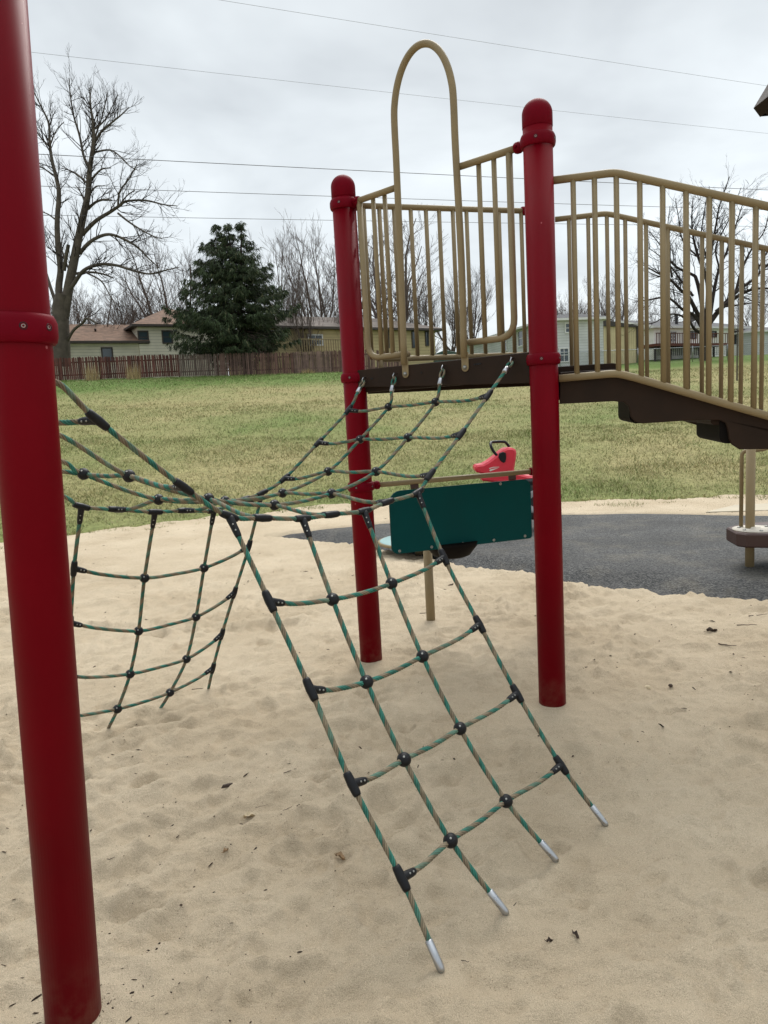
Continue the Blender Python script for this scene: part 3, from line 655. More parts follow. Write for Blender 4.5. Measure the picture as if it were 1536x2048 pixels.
fpx = [1141, 1179, 1216, 1252, 1293, 1336, 1376, 1404, 1443, 1483, 1525]
fs = [sS(px, 600, Sf)[0] for px in fpx]; fs += [fs[-1]+.13*k for k in (1, 2, 3)]
for s_ in fs:
    m2 = MB(); tube(m2, [ES(s_, zi(ft, s_), Sf), ES(s_, zi(fb, s_), Sf)], .0125, 12); m2.build('baluster', M['tan'], frail)
spx = [(1119, 808), (1226, 802.5), (1247, 804), (1256, 811), (1260, 822), (1262, 834), (1270, 843), (1284, 847), (1400, 839.5), (1440, 840), (1452, 846), (1456, 858), (1458, 876), (1464, 889), (1480, 899), (1545, 898)]
sp = [sS(*q, None, .03) for q in spx]
lastz = sp[-1][1]
low = sp+[(sp[-1][0]+.30, lastz), (sp[-1][0]+.315, lastz-.03), (sp[-1][0]+.32, lastz-.17), (sp[-1][0]+.36, lastz-.19), (2.05, lastz-.2)]
topc = [(p[0], p[1]-.01) for p in rb]
tops = [(2.1, rb[-1][1]-.012), (rb[2][0], rb[2][1]+.0), (rb[1][0]+.01, rb[1][1]+.022), (PR+.01, rb[1][1]+.022-.0)]
poly = low+tops
far_poly = [(PR, rb[0][1]-.07), (rb[2][0], rb[2][1]-.09), (2.1, rb[-1][1]-.12)]+tops
for P0, o0, poly_ in ((Sn, .03, poly), (Sf, -.05, far_poly)):
    mb = MB(); prism(mb, poly_, P0+nS*o0, eS, Z3, nS, 0, .022, bev=.003); mb.build('stringer', M['brown'], play)
# treads between the stringers
dS = np.linalg.norm(Ph-Pr)
for (a_, zt_, b_, zb2_) in ((sp[5][0]-.004, sp[1][1]+.0, sp[7][0]+.1, sp[7][1]+.001), (sp[12][0]-.035, sp[9][1], sp[14][0]+.1, sp[13][1]+.004)):
    mb = MB(); prism(mb, rrect(a_, b_, zb2_, zt_+.04, .02, rs=(.008, .008, .008, .03)), Sn+nS*.053, eS, Z3, nS, 0, dS*.44, bev=.002); mb.build('tread', M['under'], play)
mb = MB(); prism(mb, rrect(.05, rb[1][0]+.02, sp[0][1]+.02, rb[1][1]+.05, .01, rs=(.01, .03, .01, .01)), Sn+nS*.06, eS, Z3, nS, 0, dS-.12, bev=.002); mb.build('landing', M['brown'], play)
tq = sS(1470, 803, None, .3); mb = MB(); prism(mb, rrect(tq[0]-.16, tq[0]+.07, tq[1]-.10, tq[1]-.03, .05, rs=(.02, .05, .05, .02)), Sn+nS*.06, eS, Z3, nS, 0, dS-.12, bev=.003); mb.build('tread', M['brown'], play)

# ------------------------------------------------------------------ near left post with the other tower's deck
tower = empty('playground_post', (Pl[0], Pl[1], 0))
tag(tower, 'tall dark red steel post with a bolted collar, nearest the camera on the left', 'post')
LE = (.0405, 0.0)
pl_ = post(tower, Pl, 3.6, lean=LE, r=.0675)
collar(pl_, Pl, 1.728, None, lean=LE, r=.0675, h=.064, bs_=.0055, angs=(-1.02, -.28))
tag(tower)
dirn = nrm(Pl-Pr); P4 = Pl-ed*side
deckB = empty('climber_beam', (P4[0], P4[1], 0)); tag(deckB, 'brown beam between red posts that holds the left end of the rope net', 'beam')
mb = MB(); box(mb, (Pl+P4)/2+Z3*1.70-ed*.04+nrA*.0, (side-.06, .05, .10), np.stack([ed, nrA, Z3], 1), bev=.004); mb.build('beam', M['brown'], deckB)
post(deckB, P4, 3.2)

# ------------------------------------------------------------------ rope net
GR = np.array([.034, .165, .125]); BE = np.array([.200, .158, .105])
net = empty('rope_climbing_net', (float(.1), float(2.9), 0))
tag(net, 'sagging green and beige rope net with black connectors slung from the deck to the sand', 'rope net')
RR = .0083
rope_i = [0]
def rope(P, name='rope', r=RR, parent=None, step=.0055):
    P = resample(P, step); T, A, B = frames(P); k = 18; L_ = 6; n = len(P)
    d = np.r_[0, np.cumsum(np.linalg.norm(np.diff(P, axis=0), axis=1))]
    rope_i[0] += 1; ph = rope_i[0]*1.7
    tw = d*2*math.pi/.075+ph; th = np.arange(k)*2*math.pi/k
    ang = th[None, :]+tw[:, None]
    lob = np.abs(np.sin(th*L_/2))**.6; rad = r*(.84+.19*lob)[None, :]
    V = P[:, None, :]+rad[..., None]*(A[:, None, :]*np.cos(ang)[..., None]+B[:, None, :]*np.sin(ang)[..., None])
    strand = (np.floor((th+1e-6)/(2*math.pi/L_))).astype(int)
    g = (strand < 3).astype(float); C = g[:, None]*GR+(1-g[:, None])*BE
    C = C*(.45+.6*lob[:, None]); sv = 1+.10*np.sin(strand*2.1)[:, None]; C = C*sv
    fade = .85+.3*fbm(d*6+ph, d*0+ph, 3); dirt = np.clip(fbm(d*11+ph*3, d*0+2, 3)*1.6-.75, 0, .5)[:, None, None]
    C = C[None]*fade[:, None, None]; C = C*(1-dirt)+np.array([.2, .165, .11])*dirt
    F_ = [(i*k+j, i*k+(j+1) % k, (i+1)*k+(j+1) % k, (i+1)*k+j) for i in range(n-1) for j in range(k)]+[tuple(range(k))[::-1], tuple((n-1)*k+j for j in range(k))]
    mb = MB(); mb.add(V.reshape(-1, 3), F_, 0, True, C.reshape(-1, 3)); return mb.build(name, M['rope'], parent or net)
def ball(p, ax, r=.0225):
    mb = MB(); sphere(mb, p, r, nrm(ax), 24, 14); ax = nrm(ax)
    lathe(mb, [(r*.995, -.0012), (r*1.02, -.0008), (r*1.02, .0008), (r*.995, .0012)], p, ax, 24)
    b = mb.build('ball_connector', M['black'], net)
    q = MB(); v = nrm(cC-p); v = nrm(v-ax*np.dot(v, ax)*.6+np.array([0, 0, .5])); lathe(q, [(.0035, r-.0005), (.0035, r+.0015), (.002, r+.0018)], p, v, 10); q.build('rivet', M['steel'], b)
    return b
def tee(p, main, leg, ml=.036, ll=.068, r=.0135, sc=1.0):
    """T shaped rope connector: a fat body along main and a flatter leg along leg with two rivets"""
    p = np.asarray(p, float); main = nrm(main); leg = nrm(leg); leg2 = leg
    mb = MB(); ts = np.linspace(-1, 1, 11)
    tube(mb, [p+main*ml*t for t in ts], [r*(.80 if abs(t) > .95 else (.92+.16*(1-abs(t)))) for t in ts], 18)
    tube(mb, [p+leg2*ll*t for t in (0, .15, .4, .7, .93, 1)], [r*1.0, r*1.05, r*.95, r*.92, r*.82, r*.72], 16)
    o = mb.build('tee_connector', M['black'], net)
    v = cC-p; v = nrm(v-leg2*np.dot(v, leg2))
    for t in (.45, .72):
        for sg in (1, -1):
            q = MB(); lathe(q, [(.0028, r*.88), (.0028, r*.95+.0012), (.0015, r*.95+.0016)], p+leg2*ll*t, v*sg, 10); q.build('rivet', M['steel'], o)
    return o
# four long ropes hang in parallel vertical planes between the two deck edges
deckpx = [(739, 760), (800, 752), (897, 737), (1034, 722)]
nL = nrm(np.cross(nrm(Pl-Pr), Z3))
rowpx = {
 0: [(697, 820), (637, 885), (569, 957), (524, 986), (487, 999), (428, 1021), (369, 1021), (310, 1024), (232, 1019), (163, 1013), (122, 990)],
 1: [(777, 814), (720, 879), (656, 943), (565, 986), (450, 1002), (317, 999), (167, 948), (117, 920)],
 2: [(871, 804), (816, 875), (752, 943), (663, 987), (549, 1010), (417, 998), (258, 952), (114, 868)],
 3: [(976, 791), (922, 868), (860, 950), (835, 985), (774, 1004), (728, 1022), (663, 1029), (605, 1037), (525, 1036), (458, 1032), (367, 974), (195, 840), (108, 763)]}
rowk = {0: [0, 1, 2, 4, 6, 8], 1: [0, 1, 2, 3, 4, 5, 6], 2: [0, 1, 2, 3, 4, 5, 6], 3: [0, 1, 2, 4, 6, 8, 10, 11]}
LR = {}; LP_ = {}
span = Pl-Pr; span[2] = 0
for i in range(4):
    s_, z_ = sA(*deckpx[i]); A0 = EA(s_, z_, .045)
    pts = [PL(px, py, A0, nL) for px, py in rowpx[i]]
    B0 = A0+span; B0[2] = 1.66+.0
    if i == 3: B0 = A0+span*.985; B0[2] = 1.63
    far = [] ; last = pts[-1]
    for t in (.5,): far.append(last*(1-t)+B0*t-Z3*(.03 if i else .0))
    LR[i] = pts; full = [A0]+pts+far+[B0]
    LP_[i] = full
    a0 = A0+nrm(pts[0]-A0)*.085
    rope(catmull([a0]+pts+far+[B0], 10))
    # galvanised sleeve, eye of rope and shackle at the deck
    d = nrm(pts[0]-A0)
    mb = MB(); lathe(mb, [(.0105, .055), (.0125, .058), (.0125, .088), (.0105, .091)], A0, d, 18); mb.build('end_sleeve', M['alu'], net)
    u = nrm(np.cross(d, Z3)); Lp = []
    for t in np.linspace(-math.pi*.5, math.pi*1.5, 15): Lp.append(A0+d*.03+u*.013*math.cos(t)+d*(-.024)*math.sin(t)+d*.0)
    tube_m = MB(); rope([A0+d*.056+u*.003]+Lp[2:-2]+[A0+d*.056-u*.003], 'rope_eye', .0055)
    sh = MB(); tube(sh, [EA(s_, z_+.012, .034), EA(s_, z_+.014, .052), EA(s_, z_, .062), EA(s_, z_-.014, .052), EA(s_, z_-.012, .034)], .0035, 8); sh.build('shackle', M['alu'], net)
    # far end eyebolt at the other deck
    mb = MB(); lathe(mb, [(.0125, 0), (.0125, .05)], B0-nrm(B0-last)*.09, nrm(B0-last), 16); mb.build('end_sleeve', M['alu'], net)
# cross ropes of the saddle
def gp(i, k): return LR[i][rowk[i][k]] if k < len(rowk[i]) else None
for k in range(8):
    P = [gp(i, k) for i in range(4)]
    if k == 6: P[0] = LP_[0][-1]*.45+LR[0][-1]*.55
    if k == 7: P = [LP_[0][-1]*.8+LR[0][-1]*.2, LP_[1][-1]*.55+LR[1][-1]*.45, LP_[2][-1]*.5+LR[2][-1]*.5-Z3*.02, P[3]]
    P = [np.array(p) for p in P]
    # slight sag of the span between two knots next to the edge ropes
    Q = [P[0], (P[0]*.62+P[1]*.38)-Z3*.012, P[1], (P[1]+P[2])/2-Z3*.004, P[2], (P[2]*.38+P[3]*.62)-Z3*.012, P[3]]
    cv = catmull(Q, 8); rope(cv)
    for j in (1, 2): ball(P[j], cv[j*16+1]-cv[j*16-1] if j*16+1 < len(cv) else P[2]-P[1])
    for j, o_ in ((0, cv[4]), (3, cv[-5])):
        pts = LP_[j]; dd = [np.linalg.norm(q-P[j]) for q in pts]; m_ = int(np.argmin(dd)); m_ = min(max(m_, 1), len(pts)-2)
        tee(P[j], pts[m_+1]-pts[m_-1], o_-P[j], ll=.062, r=.0128)
# ---- hanging side nets
def side_net(T, px, ground, rows_k, buried=.06, ferr=False):
    """T top points on the edge rope; px knots per rope; ground end pixel"""
    n = len(T); ends = [G(*g, 0.012) for g in ground]; Kn = []
    rowd = nrm(ends[-1]-ends[0])
    for i in range(n):
        nn = nrm(np.cross(ends[i]-T[i], rowd)); pts = [PL(*q, T[i], nn) for q in px[i]]
        Kn.append(pts); dirn_ = nrm(ends[i]-pts[-1])
        full = [T[i]]+pts+[ends[i]]
        if ferr:
            cv = catmull(full, 8); rope(cv)
            mb = MB(); e0 = ends[i]-dirn_*.083; pr_f = [(.0085, 0), (.0112, .002), (.0112, .074), (.0095, .081), (.006, .0855), (.0005, .087)]
            lathe(mb, pr_f, e0, dirn_, 22); mb.build('ferrule', M['alu'], net)
        else: rope(catmull(full+[ends[i]+dirn_*buried], 8))
        nx = pts[0]-T[i]; q = LP_[3] if ferr else LP_[0]
        m_ = int(np.argmin([np.linalg.norm(v-T[i]) for v in q])); m_ = min(max(m_, 1), len(q)-2)
        tee(T[i], q[m_+1]-q[m_-1], nx, ml=.034, ll=.078, r=.0128)
    for k in range(rows_k):
        P = [Kn[i][k] for i in range(n)]
        Q = [P[0], P[0]*.6+P[1]*.4-Z3*.010, P[1], (P[1]+P[2])/2-Z3*.006, P[2], P[2]*.4+P[3]*.6-Z3*.010, P[3]]
        cv = catmull(Q, 8); rope(cv)
        for j in range(1, n-1): ball(P[j], Kn[j][min(k+1, rows_k-1)]-Kn[j][max(k-1, 0)])
        for j, o_ in ((0, cv[4]), (n-1, cv[-5])):
            a_ = Kn[j][k-1] if k else T[j]; b_ = Kn[j][k+1] if k+1 < rows_k else ends[j]
            tee(P[j], b_-a_, o_-P[j], ll=.056, r=.0132)
    return Kn
Tf = [LR[3][9], LR[3][7], LR[3][5], LR[3][3]]
fk = [[(539, 1203), (621, 1379), (704, 1568), (803, 1756)], [(665, 1199), (733, 1364), (808, 1519), (901, 1681)],
      [(783, 1167), (845, 1313), (920, 1457), (1012, 1602)], [(888, 1115), (959, 1249), (1034, 1387), (1122, 1530)]]
side_net(Tf, fk, [(884, 1943), (1014, 1828), (1114, 1722), (1213, 1651)], 4, ferr=True)
Tr = [LR[0][3], LR[0][5], LR[0][7], LR[0][9]]
rk = [[(498, 1092), (469, 1185), (444, 1268), (426, 1336)], [(408, 1136), (392, 1234), (373, 1318), (340, 1385)],
      [(289, 1156), (277, 1262), (260, 1348), (235, 1418)], [(148, 1137), (141, 1246), (132, 1352), (118, 1432)]]
side_net(Tr, rk, [(417, 1377), (322, 1415), (217, 1456), (100, 1500)], 4)

# ------------------------------------------------------------------ lawn blades
def fast_mesh(name, V, Fn, k, material, C=None, smooth=False, parent=None, loc=(0, 0, 0)):
    me = bpy.data.meshes.new(name); me.vertices.add(len(V)); me.vertices.foreach_set('co', np.asarray(V, np.float32).ravel())
    Fn = np.asarray(Fn, np.int32); me.loops.add(Fn.size); me.loops.foreach_set('vertex_index', Fn.ravel())
    me.polygons.add(len(Fn)); me.polygons.foreach_set('loop_start', np.arange(0, Fn.size, k, dtype=np.int32)); me.polygons.foreach_set('loop_total', np.full(len(Fn), k, dtype=np.int32))
    me.update(calc_edges=True); me.polygons.foreach_set('use_smooth', np.full(len(Fn), smooth)); me.materials.append(material)
    if C is not None:
        a_ = me.color_attributes.new('Col', 'FLOAT_COLOR', 'POINT'); a_.data.foreach_set('color', np.hstack([C, np.ones((len(C), 1))]).astype(np.float32).ravel())
    me.update(); o = bpy.data.objects.new(name, me); COL.objects.link(o)
    if parent is not None: o.parent = parent
    o.location = loc; return o
def blades():
    X = []; Y = []
    for y0, y1, dens in ((8.5, 14, 1300), (14, 20, 750), (20, 30, 260), (30, 50, 90)):
        n = int((y1-y0)*(y0+y1)*.85*dens); u = rng.random(n); yy = np.sqrt(y0*y0+u*(y1*y1-y0*y0)); xx = (rng.random(n)*2-1); xx = np.where(rng.random(n) < .25, np.sign(xx)*(.64+.6*np.abs(xx)), .64*xx)*yy+.2
        X.append(xx); Y.append(yy)
    X = np.concatenate(X); Y = np.concatenate(Y)
    edge = yg(X)+.6*(fbm(X*2.3, Y*0+1, 4, .7)-.5)*2
    clump = fbm(X*2.4, Y*2.4, 3)
    k = (Y > edge-.05+.35*rng.random(len(X))) & (rng.random(len(X)) < .35+1.5*(clump-.3))
    # stragglers in the sand next to the lawn
    k2 = (Y > edge-.9) & (Y <= edge) & (fbm(X*4, Y*4, 2) > .60+.12*(edge-Y))
    k = k | k2; X = X[k]; Y = Y[k]; n = len(X); Z = H(X, Y)-.005
    h = (.028+.04*rng.random(n))*(1+Y/60)*(.7+.6*fbm(X*.8, Y*.8, 2)); w_ = .0026+.00030*Y
    a = rng.random(n)*math.pi; tl = rng.normal(0, .7, (n, 2))*h[:, None]
    b0 = np.stack([X-np.cos(a)*w_, Y-np.sin(a)*w_, Z], 1); b1 = np.stack([X+np.cos(a)*w_, Y+np.sin(a)*w_, Z], 1)
    tp = np.stack([X+tl[:, 0], Y+tl[:, 1], Z+h], 1)
    V = np.stack([b0, b1, tp], 1).reshape(-1, 3)
    C = lawncol(X, Y); r_ = rng.random(n)[:, None]; straw = np.array([.40, .345, .19]); g = np.array([.11, .165, .048])
    C = np.where(r_ < .22, straw*(.6+.7*rng.random((n, 1))), np.where(r_ < .40, g*(.7+.6*rng.random((n, 1))), C*(.78+.5*rng.random((n, 1)))))
    C = np.repeat(C, 3, 0)
    o = fast_mesh('grass', V, np.arange(len(V)).reshape(-1, 3), 3, M['blade'], C); tag(o, 'short dormant lawn grass, straw coloured with green patches, on the slope', 'grass', kind='stuff')
blades()

# ------------------------------------------------------------------ picket fence
def fence():
    L0 = BG(40, 47.0); pxs = np.arange(40, 813, 1.0)
    P0 = at(40, 760, 47.0); P1 = at(812, 745, 49.5)
    d = nrm(np.array([P1[0]-P0[0], P1[1]-P0[1], 0])); Lt = math.hypot(P1[0]-P0[0], P1[1]-P0[1]); n = np.array([-d[1], d[0], 0])
    root = empty('picket_fence', (P0[0], P0[1], H1(P0[0], P0[1])))
    tag(root, 'long weathered red brown picket fence along the top of the grass slope', 'fence')
    npan = int(Lt/2.4); rr = random.Random(3); Mx = np.stack([d, n, Z3], 1)
    for k in range(npan+1):
        s = k*Lt/npan; p = P0+d*s; z = H1(p[0], p[1]); pm = MB(); box(pm, (p[0]+n[0]*.06, p[1]+n[1]*.06, z+.70), (.09, .09, 1.4), Mx, bev=.01, col=(.07, .045, .035)); pm.build('fence_post', M['picket'], root)
        if k == npan: break
        pb = MB(); L2 = Lt/npan; zb = H1(*(P0+d*(s+L2))[:2]); h = 1.43+rr.uniform(-.03, .05); age = rr.random(); x = .02
        base = np.array([.105, .05, .04])*(1-age)+np.array([.135, .10, .085])*age
        if 7 <= k <= 9: base = base*1.25
        if k < 4: base = np.array([.10, .042, .034])
        while x < L2-.03:
            if rr.random() < .985:
                q = P0+d*(s+x+.045); zz = z+(zb-z)*x/L2; hh = h+rr.uniform(-.04, .03); c = base*rr.uniform(.6, 1.35); ln = rr.gauss(0, .012)
                ee = nrm(d*1+Z3*ln); up = nrm(Z3-d*ln)
                w_ = .088; pts = [(-w_/2, .06), (w_/2, .06), (w_/2, hh-.06), (w_/4, hh), (-w_/4, hh), (-w_/2, hh-.06)]
                pbk = pb.n; prism(pb, pts, np.array([q[0], q[1], zz]), ee, up, n, -.03, -.012); pb.col[-1] = np.tile(c, (pb.n-pbk, 1))
            x += rr.choice([.10, .108, .115, .13] if k < 7 else [.096, .1, .105])
        for hz in (.35, 1.12):
            a_ = P0+d*s; b_ = P0+d*(s+L2); cc = (a_+b_)/2; box(pb, (cc[0]+n[0]*.012, cc[1]+n[1]*.012, (z+zb)/2+hz), (L2, .04, .085), Mx, col=tuple(base*.7))
        pb.build('picket_panel', M['picket'], root)
fence()
def tall_grass(px, Y, h, n, lab):
    P = BG(px, Y); V = []; C = []
    for i in range(n):
        a = rng.random()*2*math.pi; r_ = rng.random()**.5*.45; b = P+np.array([r_*math.cos(a), r_*math.sin(a)*.6, 0]); hh = h*(.5+.6*rng.random()); t = rng.normal(0, .12, 2)
        w_ = .012; V += [b-[w_, 0, 0], b+[w_, 0, 0], b+[t[0], t[1], hh]]; C += [np.array([.36, .27, .14])*(.6+.7*rng.random())]*3
    o = fast_mesh('tall_grass_clump', np.array(V)-P, np.arange(3*n).reshape(-1, 3), 3, M['blade'], np.array(C), loc=P); tag(o, lab, 'grass clump', 'dry grass clumps against the fence')
tall_grass(185, 46.3, 1.15, 110, 'leftmost dry tan grass clump against the picket fence, right of the big trunk')
tall_grass(268, 46.4, 1.1, 100, 'dry tan grass clump against the picket fence, below the two upper house windows')
tall_grass(616, 48.2, .35, 90, 'short pale grass tuft at the fence foot, right of the spruce')

# ------------------------------------------------------------------ houses
def facade(pxA, YA, pxB, YB):
    A = BG(pxA, YA); B = BG(pxB, YB); B[2] = A[2]; e_ = nrm(B-A); n = np.array([-e_[1], e_[0], 0])
    if n[1] < 0 and abs(n[1]) > abs(n[0])*.3: n = -n
    def fz(px, py, off=0): q = PL(px, py, A+n*off, n); return np.dot(q-A, e_), q[2]
    return A, B, e_, n, np.linalg.norm(B-A), fz
def hslab(root, name, A, e_, n, L_, D, z0, z1, material):
    mb = MB(); prism(mb, [(0, 0), (L_, 0), (L_, D), (0, D)], A-Z3*A[2], e_, n, Z3, z0, z1); return mb.build(name, material, root)
def roof(root, A, e_, n, L_, D, ze, zr, oh, hl, hr, material, fascia, gable_mat=None, th=.16):
    """ridge parallel to the facade; hl / hr hip lengths (0 = gable)"""
    O = np.array([A[0], A[1], 0.]); P = lambda s, d, z: O+e_*s+n*d+Z3*z
    s0, s1, d0, d1 = -oh, L_+oh, -oh, D+oh; rise = (zr-ze)*(D/2+oh)/(D/2); zt_ = ze+th+rise*0+(zr-ze)
    E_ = [P(s0, d0, ze), P(s1, d0, ze), P(s1, d1, ze), P(s0, d1, ze)]; T = [q+Z3*th for q in E_]
    Ra, Rb = P(s0+hl, D/2, zr+th), P(s1-hr, D/2, zr+th)
    mb = MB(); mb.add(np.array(T+[Ra, Rb]), [(0, 1, 5, 4), (1, 2, 5), (2, 3, 4, 5), (3, 0, 4)], 0, False)
    mb.add(np.array(E_+T), [(0, 3, 2, 1), (0, 1, 5, 4), (1, 2, 6, 5), (2, 3, 7, 6), (3, 0, 4, 7)], 1, False)
    o = mb.build('roof', [material, fascia], root)
    for side_, h_, s_ in ((0, hl, 0.0), (1, hr, L_)):
        if h_ == 0:
            g = MB(); ss_ = s0 if side_ == 0 else s1; sg = -1 if side_ == 0 else 1
            V = [P(ss_+sg*.004, d0, ze+th), P(ss_+sg*.004, d1, ze+th), P(ss_+sg*.004, D/2, zr+th)]
            g.add(np.array(V), [(0, 1, 2) if side_ else (0, 2, 1)], 0, False); g.build('gable', gable_mat or fascia, root)
    return o
def window(root, A, e_, n, sa, za, sb, zb, frame='trimdark', fw=.09, mull=True, nx=1, ny=2):
    """frame and recessed pane"""
    mb = MB(); O = np.array([A[0], A[1], 0.]); Mx = np.stack([e_, n, Z3], 1); s0, s1 = sorted((sa, sb)); z0, z1 = sorted((za, zb)); c = lambda s, z, off=-.03: O+e_*s+Z3*z+n*off
    box(mb, c((s0+s1)/2, z1+fw/2), (s1-s0+2*fw, .08, fw), Mx); box(mb, c((s0+s1)/2, z0-fw/2), (s1-s0+2*fw, .08, fw), Mx)
    for s_ in (s0-fw/2, s1+fw/2): box(mb, c(s_, (z0+z1)/2), (fw, .08, z1-z0), Mx)
    for j in range(1, ny): box(mb, c((s0+s1)/2, z0+(z1-z0)*j/ny, -.015), (s1-s0, .04, .05), Mx)
    for j in range(1, nx): box(mb, c(s0+(s1-s0)*j/nx, (z0+z1)/2, -.014), (.045, .04, z1-z0), Mx)
    f = mb.build('window', M[frame], root); g = MB(); box(g, c((s0+s1)/2, (z0+z1)/2, -.002), (s1-s0, .01, z1-z0), Mx); g.build('pane', M['glass'], f); return f
def pipe(root, p, h, r, name='vent_pipe', m='trimdark'): mb = MB(); lathe(mb, [(r, -.3), (r, h), (r*1.3, h), (r*1.3, h+.08)], p, Z3, 12); mb.build(name, M[m], root)
# house behind the left part of the fence: low wing and two storey wing
A, B, e_, n, L_, fz = facade(92, 53.0, 456, 59.5)
h1 = empty('house', A); tag(h1, 'split level house with tan siding and brown shingle roofs behind the fence at left', 'house')
sC = fz(277, 690)[0]; zlo = fz(276, 687)[1]; zup = fz(320, 655)[1]
hslab(h1, 'wall', A+e_*fz(113, 700)[0]*0, e_, n, sC, 7, A[2]-1, zlo, M['sid_tan'])
hslab(h1, 'wall', A+e_*sC-n*.25, e_, n, L_-sC, 7.5, A[2]-1, zup, M['sid_tan'])
zr1 = at(210, 649, (A[1]+B[1])/2-1.5+3.3)[2]; roof(h1, A, e_, n, sC+.3, 7, zlo, zr1-.1, .45, 0, 0, M['rf_brown'], M['trimdark'])
zr2 = at(360, 624, 62)[2]; roof(h1, A+e_*sC-n*.25, e_, n, L_-sC, 7.5, zup, zr2, .5, 3.6, 3.6, M['rf_brown'], M['trimdark'])
for (x0_, x1_, y0_, y1_) in ((275, 298, 662, 687), (323, 346, 661, 687)):
    a_ = fz(x0_+2, y0_+2, -.25); b_ = fz(x1_-2, y1_-2, -.25); window(h1, A-n*.25, e_, n, a_[0], a_[1], b_[0], b_[1])
a_ = fz(204, 697); b_ = fz(225, 722); window(h1, A, e_, n, a_[0], a_[1], b_[0], b_[1], ny=1)
for px, py, Yd in ((192, 672, 56.5), (300, 642, 60), (345, 636, 60.5), (306, 640, 61)): q = at(px, py, Yd); pipe(h1, q, .45, .07)
mb = MB(); q = at(211, 668, 57); box(mb, q, (.5, .3, .22), bev=.03); mb.build('roof_vent', M['trimdark'], h1)
mb = MB(); q = at(344, 634, 62); box(mb, q, (.45, .45, 1.0), bev=.03); mb.build('chimney', M['trimdark'], h1)
# yellowish house in the middle
A, B, e_, n, L_, fz = facade(546, 53.5, 873, 61.5)
h2 = empty('house', A); tag(h2, 'yellow tan house with wide dark eaves behind the raised deck and the middle red post', 'house')
ze = fz(760, 661)[1]; zr = at(740, 637, 63)[2]; hslab(h2, 'wall', A, e_, n, L_, 8, A[2]-1, ze, M['sid_yel'])
roof(h2, A, e_, n, L_, 8, ze, zr-.15, .6, 3.0, 3.0, M['rf_brown2'], M['trimdark'])
for (x0_, x1_, y0_, y1_, fr) in ((617, 644, 671, 689, 'trimwhite'), (824, 831, 663, 694, 'trimdark'), (771, 777, 663, 694, 'trimdark'), (851, 856, 664, 690, 'trimdark')):
    a_ = fz(x0_, y0_); b_ = fz(x1_, y1_); window(h2, A, e_, n, a_[0], a_[1], b_[0], b_[1], fr, nx=2 if fr == 'trimwhite' else 1)
a_ = fz(600, 709, -1.8); b_ = fz(700, 687, -1.8)
mb = MB(); Mx = np.stack([e_, n, Z3], 1); O = np.array([A[0], A[1], 0.]); zf = a_[1]+.1
box(mb, O+e_*(a_[0]+b_[0])/2-n*.9+Z3*zf, (b_[0]-a_[0], 1.8, .18), Mx); mb.build('balcony_floor', M['tan'], h2)
mb = MB()
for i in range(22): s_ = a_[0]+(b_[0]-a_[0])*i/21; box(mb, O+e_*s_-n*1.78+Z3*(zf+.5), (.05, .05, .9), Mx)
box(mb, O+e_*(a_[0]+b_[0])/2-n*1.78+Z3*(zf+.96), (b_[0]-a_[0]+.1, .09, .06), Mx); mb.build('balcony_railing', M['tan'], h2)
mb = MB()
for s_ in (a_[0]+.1, b_[0]-.1): box(mb, O+e_*s_-n*1.7+Z3*(zf/2+A[2]/2-.3), (.12, .12, zf-A[2]+.4), Mx)
mb.build('balcony_support', M['tan'], h2)
# grey house
A, B, e_, n, L_, fz = facade(932, 74, 1099, 55.5)
n = -n if n[0] < 0 else n
h3 = empty('house', A); tag(h3, 'pale grey sided house beyond the tall red post nearest the steps', 'house')
ze = PL(1099, 642, B, n)[2]; z3 = ze
hslab(h3, 'wall', A, e_, n, L_, 4.4, A[2]-1.5, ze, M['sid_gry'])
roof(h3, A, e_, n, L_, 4.4, ze, ze+.55, .45, 1.5, 1.5, M['rf_grey'], M['trimwhite'])
def fz3(px, py): q = PL(px, py, A, n); return np.dot(q-A, e_), q[2]
for x0_, x1_, y0_, y1_ in ((1004, 1014, 672, 700), (1037, 1047, 664, 690)):
    a_ = fz3(x0_, y0_); b_ = fz3(x1_, y1_); window(h3, A, e_, n, a_[0], a_[1], b_[0], b_[1], 'trimwhite')
nE = -e_; AB = B.copy(); ee = n; nn = -e_          # the end wall that faces us
def fzE(px, py): q = PL(px, py, AB, nn); return np.dot(q-AB, ee), q[2]
a_ = fzE(1131, 648); b_ = fzE(1140, 664); window(h3, AB, ee, nn, a_[0], a_[1], b_[0], b_[1], 'trimwhite')
a_ = fzE(1120, 698); b_ = fzE(1136, 722); window(h3, AB, ee, nn, a_[0], a_[1], b_[0], b_[1], 'trimwhite', nx=2)
# shed
A, B, e_, n, L_, fz = facade(1157, 57.5, 1274, 62)
sh = empty('shed', A); tag(sh, 'tan shed with vertical boards and dark corner trim on the grass beyond the steps', 'shed')
zt1 = fz(1273, 655)[1]; wm = hslab(sh, 'wall', A, e_, n, L_, 3.2, A[2]-.5, zt1, M['sid_shed'])
mb = MB(); prism(mb, [(-.15, zt1), (L_+.15, zt1), (L_+.15, zt1+.14), (L_*.35, zt1+.5), (-.15, zt1+.62)], np.array([A[0], A[1], 0]), e_, Z3, n, -.15, 3.4); mb.build('roof', M['trimdark'], sh)
mb = MB()
for s_ in (0, L_): box(mb, np.array([A[0], A[1], 0])+e_*s_-n*.02+Z3*(A[2]/2+zt1/2-.1), (.16, .16, zt1-A[2]+.2), np.stack([e_, n, Z3], 1))
mb.build('corner_trim', M['trimdark'], sh)
